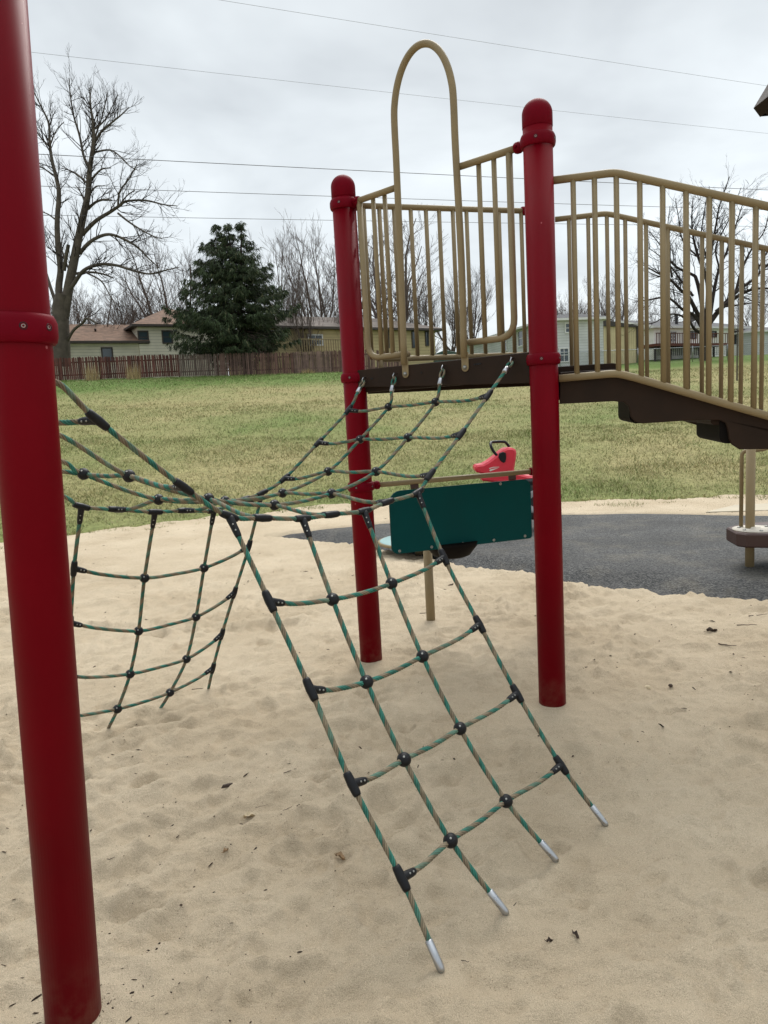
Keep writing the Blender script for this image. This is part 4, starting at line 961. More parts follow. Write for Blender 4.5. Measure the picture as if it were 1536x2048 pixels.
# white house with a red brown deck
A, B, e_, n, L_, fz = facade(1308, 66, 1506, 73)
h4 = empty('house', A); tag(h4, 'white walled house with grey roof and red brown deck behind the large bare tree', 'house')
ze = fz(1330, 657)[1]; zr = at(1330, 639, 70)[2]; hslab(h4, 'wall', A, e_, n, L_, 7.5, A[2]-1, ze, M['sid_wht'])
roof(h4, A, e_, n, L_, 7.5, ze, zr-.1, .5, 0, 2.6, M['rf_grey'], M['trimwhite'], M['sid_wht'])
for (x0_, x1_, y0_, y1_, nx_, fr) in ((1337, 1351, 664, 683, 4, 'trimwhite'), (1378, 1391, 664, 676, 2, 'trimdark'), (1423, 1431, 664, 673, 1, 'trimdark'), (1469, 1476, 664, 687, 1, 'trimdark')):
    a_ = fz(x0_, y0_); b_ = fz(x1_, y1_); window(h4, A, e_, n, a_[0], a_[1], b_[0], b_[1], fr, nx=nx_, ny=3 if nx_ == 4 else 2)
mb = MB(); a_ = fz(1321, 662); b_ = fz(1334, 684); Mx = np.stack([e_, n, Z3], 1); O = np.array([A[0], A[1], 0.])
box(mb, O+e_*(a_[0]+b_[0])/2-n*.04+Z3*(a_[1]+b_[1])/2, (b_[0]-a_[0], .06, a_[1]-b_[1]), Mx); mb.build('shutter', M['deckwood'], h4)
a_ = fz(1312, 690, -2.5); b_ = fz(1457, 690, -2.5); zf = A[2]+1.05
mb = MB(); box(mb, O+e_*(a_[0]+b_[0])/2-n*1.3+Z3*zf, (b_[0]-a_[0], 2.6, .22), Mx); mb.build('deck_floor', M['deckwood'], h4)
mb = MB()
for i in range(34): s_ = a_[0]+(b_[0]-a_[0])*i/33; box(mb, O+e_*s_-n*2.58+Z3*(zf+.48), (.06, .05, .86), Mx)
box(mb, O+e_*(a_[0]+b_[0])/2-n*2.58+Z3*(zf+.94), (b_[0]-a_[0]+.1, .12, .06), Mx); mb.build('deck_railing', M['deckwood'], h4)
mb = MB()
for i in range(6): s_ = a_[0]+(b_[0]-a_[0])*i/5; box(mb, O+e_*s_-n*2.4+Z3*(zf/2+A[2]/2-.3), (.14, .14, zf-A[2]+.4), Mx)
for i in range(40): s_ = a_[0]+(b_[0]-a_[0])*i/39; box(mb, O+e_*s_-n*2.5+Z3*(zf-.5), (.05, .03, .8), Mx)
mb.build('deck_lattice', M['bark2'], h4)
q = at(1353, 640, 69.5); pipe(h4, q-Z3*.2, .7, .14, 'flue', 'alu')
q = at(1384, 637, 68.5); mb = MB(); lathe(mb, [(.01, -.05), (.2, -.03), (.38, .06), (.38, .07), (.2, -.01), (.01, -.03)], q, (-.3, -1, .5), 18); mb.build('satellite_dish', M['trimdark'], h4)
A, B, e_, n, L_, fz = facade(1513, 70, 1640, 76)
h5 = empty('house', A); tag(h5, 'small grey house at the right edge of the picture, right of the white house', 'house')
ze = fz(1513, 664)[1]; hslab(h5, 'wall', A, e_, n, L_, 7, A[2]-1, ze, M['sid_gry']); roof(h5, A, e_, n, L_, 7, ze, ze+.8, .4, 2.5, 2.5, M['rf_grey'], M['trimwhite'])
# dark green bin between the houses
q = BG(892, 56); mb = MB(); z0_ = at(892, 712, 56)[2]; prism(mb, [(-.85, -1.2), (.75, -1.2), (.85, .25), (0, .45), (-.8, .2)], (q[0], q[1], z0_), (1, 0, 0), Z3, (0, 1, 0), 0, 1.2, bev=.03)
o = mb.build('waste_container', M['green'], None, loc=(q[0], q[1], q[2])); tag(o, 'dark green waste container between the yellow tan and grey houses', 'container')
# chain link fence
def chainlink():
    P = [BG(px, Y)[:3] for px, Y in ((1120, 54.5), (1276, 57), (1400, 59), (1700, 63))]
    root = empty('chain_link_fence', P[0]); tag(root, 'low galvanised chain link fence in front of the shed and the white house', 'fence')
    rail = MB(); tube(rail, [p+Z3*1.15 for p in P], .028, 6); rail.build('top_rail', M['alu'], root)
    wm = MB(); hgt = 1.12
    for a_, b_ in zip(P[:-1], P[1:]):
        L2 = np.linalg.norm(b_-a_); d = (b_-a_)/L2; nn = int(L2/.16)
        for k in range(-8, nn):
            for sg in (0, 1):
                x0 = k*.16; x1 = x0+hgt; s0, s1 = max(x0, 0), min(x1, L2)
                if s1 <= s0: continue
                z0, z1 = (s0-x0), (s1-x0)
                if sg: z0, z1 = hgt-z0, hgt-z1
                tube(wm, [a_+d*s0+Z3*z0, a_+d*s1+Z3*z1], .0042, 3, False)
    wm.build('wire_mesh', M['wire2'], root)
    for a_, b_ in zip(P[:-1], P[1:]):
        L2 = np.linalg.norm(b_-a_)
        for k in range(int(L2/2.6)+1):
            p = a_+(b_-a_)*min(1, k*2.6/L2); mb = MB(); lathe(mb, [(.033, -.2), (.033, 1.2), (.01, 1.26)], p, Z3, 8); mb.build('fence_post', M['alu'], root)
chainlink()

# ------------------------------------------------------------------ trees
class TreeMesh:
    def __init__(s): s.V = []; s.F = []; s.n = 0
    def poly(s, P, r, k):
        T, A_, B_ = frames(P); th = np.arange(k)*2*math.pi/k; r = np.asarray(r)
        V = (P[:, None, :]+r[:, None, None]*(A_[:, None, :]*np.cos(th)[None, :, None]+B_[:, None, :]*np.sin(th)[None, :, None])).reshape(-1, 3)
        n_ = len(P); i, j = np.meshgrid(np.arange(n_-1), np.arange(k), indexing='ij'); a = (i*k+j).ravel(); b = (i*k+(j+1) % k).ravel()
        s.V.append(V); s.F.append(np.stack([a, b, b+k, a+k], 1)+s.n); s.n += len(V)
    def build(s, name, material, parent, O=(0, 0, 0)):
        return fast_mesh(name, np.vstack(s.V)-np.array(O), np.vstack(s.F), 4, material, smooth=True, parent=parent)
def twig(tm, p, d, L_, r, lv, rr, up=.25, ang=.6, dens=1.0, wig=.22):
    n_ = max(3, int(3+L_*.8)) if lv > 0 else 3; P = [p]; dd = nrm(d)
    for i in range(n_):
        dd = nrm(dd+np.array([rr.gauss(0, wig), rr.gauss(0, wig), rr.gauss(0, wig)+up*.5])*(.7 if lv else .9)); P.append(P[-1]+dd*L_/n_)
    P = np.array(P); rd = np.linspace(r, max(r*.35, .004), len(P)); tm.poly(P, rd, 5 if r > .05 else 3)
    if lv <= 0: return
    m_ = max(2, int((2.6+L_*1.0)*dens))
    for _ in range(m_):
        t = rr.uniform(.2, 1); i = min(int(t*n_), n_-1); q = P[i]+(P[i+1]-P[i])*(t*n_-i); bd = nrm(P[i+1]-P[i])
        v = np.array([rr.gauss(0, 1) for _ in range(3)]); v = nrm(v-bd*np.dot(v, bd)); nd = bd*math.cos(ang)+v*math.sin(ang)*rr.uniform(.7, 1.2)
        twig(tm, q, nd, L_*rr.uniform(.35, .6), max(rd[i]*.6, .006), lv-1, rr, up, ang, dens, wig)
def hand_tree(name, label, Y, base_px, limbs, material, seed, sc_twig=1.0, up=.3, group=None, lv=3, tr_px=27, dens=1.0, jit=1.2):
    rr = random.Random(seed); P0 = BG(*base_px, ) if len(base_px) == 2 else BG(base_px[0], Y)
    root = empty(name, P0); tag(root, label, 'tree', group); px_m = Y/FPX
    tr = TreeMesh(); cr_ = TreeMesh()
    for li, (pts, w0, w1, depth, tw) in enumerate(limbs):
        P = []
        for j, (x, y) in enumerate(pts):
            t = j/(len(pts)-1); P.append(at(x, y, Y+depth[0]+(depth[1]-depth[0])*t))
        P = catmull(P, 5); rd = np.linspace(w0, w1, len(P))*px_m/2; tr.poly(P, rd, 9 if w0 > 6 else 6)
        if tw <= 0: continue
        Ls = np.linalg.norm(np.diff(P, axis=0), axis=1).sum(); m_ = int(Ls*2.1*tw*dens)
        for _ in range(m_):
            t = rr.uniform(.12, 1)**.8; i = min(int(t*(len(P)-1)), len(P)-2); bd = nrm(P[i+1]-P[i]); v = np.array([rr.gauss(0, 1) for _ in range(3)]); v = nrm(v-bd*np.dot(v, bd))
            nd = bd*.75+v*.7; twig(cr_, P[i], nd, sc_twig*rr.uniform(.7, 1.9)*(1.15-.35*t), max(min(rd[i]*.5, .04), .016), lv-1, rr, up, .55, .9)
    tr.build('trunk', material, root, P0); cr_.build('crown', M['bark2'] if material is M['bark'] else material, root, P0)
    return root
def Z(l, ox=0, oy=100, s=2.925): return [(ox+x/s, oy+y/s) for x, y in l]
LT = [
 (Z([(362, 1850), (358, 1700), (355, 1600), (355, 1500), (372, 1430)]), 29, 19, (0, 0), 0),
 (Z([(335, 1560), (345, 1480), (345, 1380), (355, 1280), (340, 1150), (335, 1000), (345, 850), (335, 770), (305, 650), (290, 540), (285, 430), (240, 330), (195, 240)]), 13, 1.2, (0, 1.5), 1.2),
 (Z([(375, 1560), (400, 1400), (430, 1250), (460, 1100), (490, 960), (515, 840), (525, 700), (545, 560), (545, 440), (530, 330), (525, 220)]), 17, 1.2, (0, -.5), 1.4),
 (Z([(525, 700), (490, 620), (465, 500), (430, 380), (410, 250), (403, 165)]), 5, 1, (-.3, 1), 1.6),
 (Z([(545, 560), (590, 480), (660, 420), (720, 370), (755, 335)]), 4, 1, (0, -1), 1.7),
 (Z([(540, 600), (560, 500), (600, 380), (630, 250)]), 3.5, 1, (0, 1.5), 1.6), (Z([(545, 470), (620, 400), (690, 260)]), 3, 1, (0, 1), 1.6),
 (Z([(515, 930), (560, 890), (610, 875), (655, 880)]), 4.5, 2, (0, -1), 1.0),
 (Z([(480, 1080), (560, 1000), (640, 950), (700, 910), (740, 885), (850, 880), (960, 905), (1035, 912)]), 7, 1, (0, -2.5), 1.0),
 (Z([(690, 915), (700, 830), (750, 760), (785, 700), (800, 670)]), 3.5, 1, (-1, -2), 1.1),
 (Z([(700, 905), (745, 850), (790, 820)]), 2.5, 1, (-1, -2), 1.0),
 (Z([(690, 955), (760, 1010), (840, 1060), (900, 1090), (950, 1105)]), 3.5, 1, (-1, -3), 1.3),
 (Z([(465, 1190), (530, 1120), (620, 1080), (700, 1095), (800, 1150), (870, 1220), (930, 1275)]), 6.5, 1.2, (0, -2), 1.1),
 (Z([(375, 1440), (430, 1370), (490, 1290), (580, 1255), (680, 1260), (760, 1285), (870, 1310), (960, 1290), (1050, 1270)]), 7.5, 1, (0, -2), 1.1),
 (Z([(430, 1310), (520, 1300), (600, 1310), (665, 1335)]), 5, 1.6, (0, 2), .8), (Z([(500, 1300), (590, 1350), (640, 1430), (680, 1500)]), 3, 1, (0, -2), 1),
 (Z([(375, 1290), (385, 1220), (400, 1140)]), 6, 4.5, (0, -.5), .1), (Z([(400, 1280), (360, 1150), (380, 1050)]), 3, 1, (0, 1), .8),
 (Z([(330, 1490), (290, 1370), (260, 1260), (248, 1110)]), 6, 2.5, (0, 1.5), .4),
 (Z([(310, 730), (250, 690), (190, 660)]), 3, 1, (1, 1.5), 1.2), (Z([(285, 560), (230, 500), (180, 400)]), 3, 1, (1, 2), 1.4), (Z([(335, 1000), (280, 960), (220, 940)]), 3, 1, (.6, 1.5), 1.2), (Z([(290, 560), (330, 470), (375, 420)]), 2.2, 1, (.6, 1), 1),
 (Z([(520, 790), (440, 720), (360, 690)]), 4, 1, (0, 2), 1.2), (Z([(525, 770), (590, 700), (650, 690)]), 4, 1, (0, -1), 1.2), (Z([(520, 850), (560, 800), (610, 795)]), 3.5, 1, (0, -1), 1),
 (Z([(545, 600), (640, 585), (700, 620), (760, 680), (800, 700)]), 3.2, 1, (0, -1.5), 1.2), (Z([(500, 900), (470, 830), (440, 790)]), 3, 1, (0, 1.5), 1),
 (Z([(385, 1720), (430, 1640), (480, 1600), (510, 1570), (570, 1600)]), 5, 2.5, (0, -1.5), .3)]
hand_tree('bare_tree', 'tallest bare tree, forked grey trunk behind the fence at the left beside the tan house', 51.5, (122,), [(a, b*1.18, c*1.5, d, e) for a, b, c, d, e in LT], M['bark'], 5, 1.1, .30, dens=1.4)
def ZR(l): return [(1200+x/4.571, 340+y/4.571) for x, y in l]
RT = [
 (ZR([(965, 1800), (962, 1640), (960, 1500), (965, 1400)]), 24, 20, (0, 0), 0),
 (ZR([(950, 1430), (870, 1270), (810, 1160), (740, 1100), (640, 1000), (560, 960), (450, 900), (330, 830)]), 9, 1.2, (0, -3), 1),
 (ZR([(940, 1450), (860, 1330), (760, 1280), (620, 1170), (430, 1190), (300, 1210)]), 8, 1.2, (0, -2), 1),
 (ZR([(935, 1500), (860, 1450), (810, 1370), (700, 1320), (610, 1330), (480, 1400), (280, 1410)]), 6, 1.2, (0, -4), .7),
 (ZR([(955, 1400), (920, 1160), (880, 1000), (850, 960), (720, 900), (640, 830), (560, 700), (450, 560)]), 9, 1.2, (0, 1), 1),
 (ZR([(975, 1380), (985, 1100), (960, 950), (900, 800), (850, 600), (840, 420), (850, 250)]), 9, 1.2, (0, -1), 1.1),
 (ZR([(660, 980), (640, 860), (640, 700), (620, 520), (640, 330)]), 4, 1, (-1, -2), 1),
 (ZR([(850, 1150), (740, 1010), (660, 900), (560, 800), (430, 700)]), 5, 1, (-1, 2), 1),
 (ZR([(1000, 1400), (1100, 1270), (1240, 1120), (1400, 1000), (1536, 860), (1700, 760)]), 11, 1.2, (0, 2), 1),
 (ZR([(1000, 1380), (1040, 1120), (1090, 900), (1180, 700), (1250, 480), (1330, 230)]), 8, 1.2, (0, 3), 1.1),
 (ZR([(1060, 1300), (1250, 1160), (1400, 1090), (1560, 1080), (1750, 1040)]), 9, 1.2, (0, -3), 1),
 (ZR([(990, 1300), (1000, 1000), (1010, 800), (1050, 560), (1100, 300), (1185, 60)]), 8, 1, (0, -2), 1.1),
 (ZR([(1240, 1120), (1300, 900), (1400, 700), (1500, 560), (1560, 330)]), 6, 1, (1, 3), 1.1),
 (ZR([(1130, 1250), (1300, 1230), (1450, 1210), (1600, 1260)]), 4, 1, (-1, -4), 1), (ZR([(900, 800), (760, 650), (720, 450), (690, 260)]), 4, 1, (-1, 1), 1),
 (ZR([(1010, 900), (930, 640), (950, 400), (1000, 150)]), 4, 1, (-1, 1), 1), (ZR([(1090, 900), (1060, 700), (1180, 450), (1290, 160)]), 4, 1, (1, -2), 1),
 (ZR([(1400, 1000), (1500, 800), (1640, 600)]), 4, 1, (1, 2), 1), (ZR([(1250, 1150), (1400, 1200), (1540, 1300)]), 3, 1, (-1, -3), 1)]
hand_tree('bare_tree', 'broad spreading dark bare tree seen through the stair railings in front of the white house', 61, (1411,), RT, M['bark2'], 9, 1.35, .18, dens=1.3)
# slim planted sapling on the slope
sp_ = GH(1474, 762); rs = empty('sapling', sp_); tag(rs, 'slim young bare sapling on the grass slope behind the stair railings', 'tree'); tm = TreeMesh(); tc_ = TreeMesh(); rr = random.Random(2)
topz = at(1478, 560, sp_[1])[2]-sp_[2]; Ps = np.array([[0, 0, -.1], [.0, 0, topz*.3], [.03, 0, topz*.6], [.02, 0, topz]]); tm.poly(Ps, np.array([.035, .026, .018, .008])*1.1, 6)
for k in range(22): t = rr.uniform(.3, .95); twig(tc_, np.array([.01, 0, topz*t]), np.array([rr.gauss(0, .5), rr.gauss(0, .5), 1.1]), .55*(1.2-t)+.15, .007, 1, rr, .3, .5, .7)
tm.build('trunk', M['bark'], rs); tc_.build('crown', M['bark2'], rs)
# spruce
def spruce():
    Y = 50.5; P0 = BG(497, Y); root = empty('spruce_tree', P0); tag(root, 'big dark green spruce behind the fence between the two nearest houses', 'tree')
    rr = random.Random(4); pm_ = Y/FPX; tr = TreeMesh(); V = []; C = []
    x0 = P0[0]; top = at(475, 440, Y)[2]-P0[2]
    tr.poly(np.array([[0, 0, -.2], [-.05, 0, 2], [-.3, 0, top*.6], [-.6, 0, top*.97]]), np.array([.30, .24, .13, .03]), 8)
    tr.poly(np.array([[-.25, 0, top*.55], [-.9, .2, top*.75], [-1.15, .2, top*.93]]), np.array([.12, .08, .02]), 6)
    tr.poly(np.array([[-.25, 0, top*.55], [.15, -.2, top*.75], [.35, -.2, top*.95]]), np.array([.12, .08, .02]), 6)
    wl = lambda t: np.interp(t, [0, .08, .2, .36, .5, .65, .8, .9, 1], [1.0, 2.9, 3.9, 4.2, 3.4, 2.9, 2.0, .65, .15])
    wr = lambda t: np.interp(t, [0, .08, .2, .36, .5, .65, .8, .9, 1], [.9, 2.2, 2.9, 3.3, 2.9, 2.3, 1.4, .55, .15])
    def spray(p, d, s, dark):
        """one drooping flat spray: a fan of needle slivers"""
        d = nrm(d); up = np.array([0, 0, 1.]); sd = nrm(np.cross(d, up)+1e-6)
        for _ in range(9):
            a = rr.gauss(0, .55); b = rr.gauss(-.75, .45); dd = nrm(d*math.cos(a)+sd*math.sin(a)+up*b); L2 = s*rr.uniform(.5, 1.1); w_ = nrm(np.cross(dd, np.array([rr.gauss(0, 1), rr.gauss(0, 1), rr.gauss(0, 1)])))*s*.07
            q = p+np.array([rr.gauss(0, .06), rr.gauss(0, .06), rr.gauss(0, .04)]); c = np.array([.032, .046, .021])*rr.uniform(.5, 1.9)*dark
            if rr.random() < .06: c = np.array([.12, .12, .06])
            V.extend([q-w_, q+w_, q+dd*L2]); C.extend([c]*3)
    for k in range(400):
        t = min(.985, max(0, (k % 15+rr.gauss(.4, .2))/15)); z = .9+t*(top-.9); az = rr.uniform(0, 2*math.pi); cx = -.6*min(1, t*1.1)
        if t > .70: cx += rr.choice([-.75, 0, .8])*(1. if t > .8 else .5)
        W = (wl(t) if math.cos(az) < 0 else wr(t)); W = W*(abs(math.cos(az))+abs(math.sin(az))*.75)*rr.uniform(.42, 1.12)
        if t > .8: W *= .8
        W = W*(1.12 if rr.random() < .1 else 1)
        if z < 1.9 and rr.random() < .75: continue
        d = np.array([math.cos(az), math.sin(az), 0]); n_ = 7; P = []
        for i in range(n_+1):
            u = i/n_; P.append(np.array([cx, 0, z])+d*W*u+Z3*(-.55*W*.35*u*(1-.0*u)*math.sin(u*math.pi*.9+.3)+.10*W*u*u*(1 if t > .3 else .3)-.12*W*u))
        P = np.array(P); tr.poly(P, np.linspace(.04, .008, n_+1), 3)
        m_ = int(4+W*8)
        tone = rr.uniform(.7, 1.35)
        for _ in range(m_):
            u = rr.uniform(.12, 1)**.75; i = min(int(u*n_), n_-1); q = P[i]+(P[i+1]-P[i])*(u*n_-i); sdv = nrm(np.cross(d, Z3)); off = sdv*rr.gauss(0, .12*W*(1-u)+.10)
            spray(q+off+Z3*rr.gauss(-.05, .08), d*.7+sdv*np.sign(np.dot(off, sdv))*rr.uniform(0, .9)-Z3*rr.uniform(.1, .7), .38*(.8+.25*min(W, 3)/3), tone)
    tr.build('trunk', M['bark2'], root)
    fast_mesh('crown', np.array(V), np.arange(len(V)).reshape(-1, 3), 3, M['needle'], np.array(C), parent=root)
    # dead grey twigs at the lower centre
    dt = TreeMesh()
    for _ in range(26): twig(dt, np.array([.3, -.8, rr.uniform(1.2, 3.0)]), np.array([rr.gauss(.3, .8), -.4, -.2]), 1.6, .02, 2, rr, -.25, .6, .8)
    dt.build('dead_branches', M['bark3'], root)
spruce()
# prototypes for the distant bare trees, then copies
def proto(seed, kind):
    rr = random.Random(seed); root = empty('distant_tree', (0, 0, 0)); tr = TreeMesh(); cr_ = TreeMesh(); Hh = 10.
    stems = {'vase': 4, 'single': 1, 'bush': 7}[kind]
    tr.poly(np.array([[0, 0, -.3], [0, 0, 1.0], [.05, 0, 1.8]]), np.array([.24, .2, .16]), 7)
    for s_ in range(max(stems, 5 if kind == 'single' else stems)):
        az = s_*2.4+rr.random(); sp_ = {'vase': .38, 'single': .75, 'bush': .55}[kind]*rr.uniform(.5, 1.2); d = nrm(np.array([math.cos(az)*sp_, math.sin(az)*sp_, 1])); L2 = Hh*rr.uniform(.62, .86)
        P = [np.array([0, 0, rr.uniform(.8, 2.6) if kind != 'bush' else .3])]; n_ = 8
        for i in range(n_): d = nrm(d+np.array([rr.gauss(0, .09), rr.gauss(0, .09), .12])); P.append(P[-1]+d*L2/n_)
        P = np.array(P); rd = np.linspace(.10, .016, n_+1); tr.poly(P, rd, 5)
        for _ in range(20):
            t = rr.uniform(.15, 1); i = min(int(t*n_), n_-1); bd = nrm(P[i+1]-P[i]); v = np.array([rr.gauss(0, 1) for _ in range(3)]); v = nrm(v-bd*np.dot(v, bd))
            twig(cr_, P[i], bd*.8+v*.65, rr.uniform(1.2, 3.2)*(1.15-.5*t), max(rd[i]*.4, .014), 2, rr, .42, .5, 1.25, .13)
    tr.build('trunk', M['bark3'], root); cr_.build('crown', M['bark3'], root); return root
PR_ = {'vase': proto(21, 'vase'), 'single': proto(22, 'single'), 'bush': proto(23, 'bush')}; used = set()
DT = [('vase', 566, 63, 488, 1.0, 'tall faint bare tree just right of the spruce top'), ('bush', 612, 55, 470+40, .8, 'leafless tree standing in front of the left end of the yellow tan house'),
 ('vase', 640, 68, 468, 1.1, 'upswept bare tree left of the middle red post'), ('vase', 700, 72, 480, 1.0, 'bare tree partly hidden behind the middle red post'),
 ('vase', 792, 66, 448, 1.6, 'wide fan shaped bare tree behind the guard railings of the deck'), ('single', 905, 76, 565, 1.1, 'low bare tree behind the right part of the guard railings'),
 ('single', 948, 74, 545, .8, 'narrow bare tree behind the right loop upright'), ('bush', 850, 80, 545, 1.0, 'bare tree over the right end of the yellow tan roof'),
 ('bush', 1128, 85, 566, 1.1, 'bare brushy tree just right of the tall post above the grey roof'), ('bush', 1190, 82, 572, 1.2, 'bare brushy tree above the left end of the shed'), ('single', 1236, 84, 560, 1.2, 'bare brushy tree above the right end of the shed'),
 ('vase', 338, 68, 500, 1.5, 'spreading bare tree above the ridge of the two storey wing'), ('vase', 385, 70, 515, 1.0, 'bare tree touching the left side of the spruce'), ('bush', 288, 70, 545, 1.3, 'bare tree between the big trunk and the two storey roof'),
 ('bush', 205, 61, 560, 1.5, 'low tangled bare tree behind the brown roof of the low wing'), ('single', 150, 63, 585, 1.3, 'small bare tree immediately right of the big forked trunk'), ('single', 92, 66, 560, 1.2, 'bare tree behind the big forked trunk at its left'),
 ('single', 1330, 86, 600, 1.0, 'far bare tree above the left gable of the white house'), ('single', 1520, 84, 575, 1.2, 'far bare tree at the right edge above the small grey house'), ('bush', 700, 58, 560, .8, 'low bare tree at the roof edge behind the middle red post')]
for i, (kd, px, Y, py, wd, lab) in enumerate(DT):
    P = BG(px, Y); hgt = at(px, py, Y)[2]-P[2]; s_ = hgt/9.6; src = PR_[kd]
    if kd in used:
        o = src.copy(); COL.objects.link(o)
        for ch in list(src.children): c2 = ch.copy(); COL.objects.link(c2); c2.parent = o
    else: o = src; used.add(kd)
    o.location = P; o.scale = (s_*wd, s_*wd, s_); o.rotation_euler = (0, 0, i*2.1); tag(o, lab, 'tree', 'distant bare trees beyond the houses')

# ------------------------------------------------------------------ overhead lines
WR = [((50, 103), (1536, 267), 29, .66, .006, 'thin overhead wire crossing just above the short hooped top of the deck, second from the top'),
 ((440, 0), (1536, 172), 29, .72, .006, 'topmost thin overhead wire sloping down to the upper right'),
 ((70, 308), (1536, 380), 30, .722, .0135, 'thickest black overhead cable, third from the top'),
 ((75, 372), (1536, 420), 30, .735, .011, 'overhead cable below the thickest one, fourth from the top'),
 ((75, 430), (1536, 453), 30, .75, .0095, 'lowest overhead cable passing just above the spruce top')]
for i, (a_, b_, Ya, rt_, r_, lab) in enumerate(WR):
    A = at(*a_, Ya); B = at(*b_, Ya/rt_); d = B-A; P = [A+d*t+Z3*(t*(t-1)*.12) for t in np.linspace(-1.2, 2.2, 60)]
    mb = MB(); tube(mb, P, r_, 5); lab = lab.replace('crossing just above the short hooped top of the deck, second', 'crossing behind the handhold hoop, second')
    o = mb.build('overhead_wire', M['wire'] if r_ > .009 else M['wire2']); tag(o, lab, 'wire', 'overhead wires crossing the sky')

# ------------------------------------------------------------------ stepping pod, disc, spring rider, canopy
pb = G(1499, 1146, .0); pod = empty('stepping_pod', (pb[0], pb[1], 0)); tag(pod, 'brown stepping platform with round white plate on a tan pole at the right edge', 'stepping pod')
zt2 = at(1500, 905, pb[1])[2]; mb = MB(); r_ = .036
tube(mb, fil([(pb[0], pb[1], -.2), (pb[0], pb[1], zt2+.03)], .01), r_, 20); pole = mb.build('pole', M['tan'], pod)
mb = MB(); tube(mb, fil([(pb[0]-.03, pb[1]+.09, .32), (pb[0]-.03, pb[1]+.09, zt2+.01), (pb[0]+.14, pb[1]+.03, zt2+.015), (pb[0]+.26, pb[1], zt2+.12), (pb[0]+.45, pb[1], zt2+.6)], .05), .016, 10); mb.build('handrail', M['tan'], pod)
zp = at(1500, 1058, pb[1])[2]; mb = MB(); prism(mb, [(-.17, -.12), (-.13, -.2), (.15, -.30), (.55, -.30), (.6, 0), (.55, .3), (.1, .3), (-.13, .14)], (pb[0], pb[1], 0), (1, 0, 0), (0, 1, 0), Z3, zp-.115, zp, bev=.012); mb.build('platform', M['brown2'], pod)
mb = MB(); lathe(mb, [(.037, .0), (.175, .0), (.175, .006), (.045, .008), (.037, .022)], (pb[0]+.03, pb[1]-.03, zp+.001), Z3, 36); pl8 = mb.build('mounting_plate', M['white'], pod)
for k in range(6):
    t = k*math.pi/3+.4; mb = MB(); lathe(mb, [(.014, 0), (.014, .004), (.009, .01)], (pb[0]+.03+.125*math.cos(t), pb[1]-.03+.125*math.sin(t), zp+.008), Z3, 12); mb.build('bolt', M['steel'], pl8)
dc = G(840, 1078, .13); disc = empty('spinner_disc', (dc[0], dc[1], 0)); tag(disc, 'low round pale teal disc on the dark rubber, half hidden behind the dark green panel', 'spinner')
mb = MB(); lathe(mb, [(.02, .10), (.42, .10), (.435, .115), (.435, .128), (.42, .135), (.02, .138)], (dc[0], dc[1], 0), Z3, 48); mb.build('disc_top', M['tealtop'], disc)
mb = MB(); lathe(mb, [(.437, .100), (.452, .104), (.452, .126), (.437, .130)], (dc[0], dc[1], 0), Z3, 48); mb.build('disc_rim', M['tan'], disc)
mb = MB(); lathe(mb, [(.06, -.05), (.06, .11)], (dc[0], dc[1], 0), Z3, 24); mb.build('disc_base', M['tan'], disc)
Yr = 8.7; rc = at(1000, 960, Yr); rg = np.array([rc[0], Yr, 0]); rider = empty('spring_rider', rg); tag(rider, 'pinkish red spring rider with black handle and grey wheel, half hidden behind dark green panel', 'spring rider')
def RZ(l): return [(at(920+x/7.68, 860+y/7.68, Yr)[0]-rg[0], at(920+x/7.68, 860+y/7.68, Yr)[2]) for x, y in l]
body = RZ([(1180, 700), (1180, 830), (900, 850), (600, 800), (330, 770), (290, 700), (330, 655), (240, 640), (212, 600), (212, 560), (240, 530), (340, 515), (420, 470), (520, 395), (600, 325), (650, 290), (700, 268), (780, 268), (825, 290), (840, 340), (830, 450), (805, 590), (830, 650), (1000, 690)])
mb = MB(); prism(mb, body, rg, (1, 0, 0), Z3, (0, 1, 0), -.13, .13, bev=.022); mb.build('body', M['pink'], rider)
mb = MB(); c1 = RZ([(615, 410)])[0]; prism(mb, RZ([(560, 400), (575, 350), (630, 325), (675, 345), (680, 420), (665, 480), (635, 490), (590, 460)]), rg, (1, 0, 0), Z3, (0, 1, 0), -.145, .145, bev=.006); hub = mb.build('handle_mount', M['black'], rider)
hpx = [(570, 400), (500, 330), (458, 250), (462, 205), (500, 185), (680, 183), (740, 215), (780, 265)]; hp = RZ(hpx)
mb = MB(); tube(mb, catmull([rg+np.array([x, -.10+.2*min(1, max(0, (i-2)/4)), z]) for i, (x, z) in enumerate(hp)], 5), .0165, 12); mb.build('handle', M['black'], rider)
mb = MB(); prism(mb, RZ([(425, 610), (440, 590), (510, 578), (560, 575), (500, 595), (440, 622)]), rg, (1, 0, 0), Z3, (0, 1, 0), -.134, -.1302); prism(mb, RZ([(420, 575), (480, 555), (575, 552), (575, 560), (480, 566), (425, 585)]), rg, (1, 0, 0), Z3, (0, 1, 0), -.134, -.1302); mb.build('decal', M['decal'], rider)
wc = RZ([(1112, 1075)])[0]; wcp = rg+np.array([wc[0], -.12, wc[1]])
mb = MB(); lathe(mb, [(.12, -.05), (.185, -.055), (.215, -.035), (.215, .035), (.185, .055), (.12, .05)], wcp, (0, 1, 0), 36); wh = mb.build('wheel', M['tyre'], rider)
mb = MB(); lathe(mb, [(.001, -.03), (.06, -.045), (.07, -.06), (.11, -.05), (.135, -.058), (.135, .02)], wcp, (0, 1, 0), 30); mb.build('hubcap', M['rim'], wh)
mb = MB(); box(mb, rg+np.array([RZ([(1120, 850)])[0][0], 0, RZ([(1120, 790)])[0][1]]), (.3, .34, .10), bev=.03); mb.build('fender', M['black'], rider)
hx = []; zlow_ = .02; zhi = body[3][1]+.02
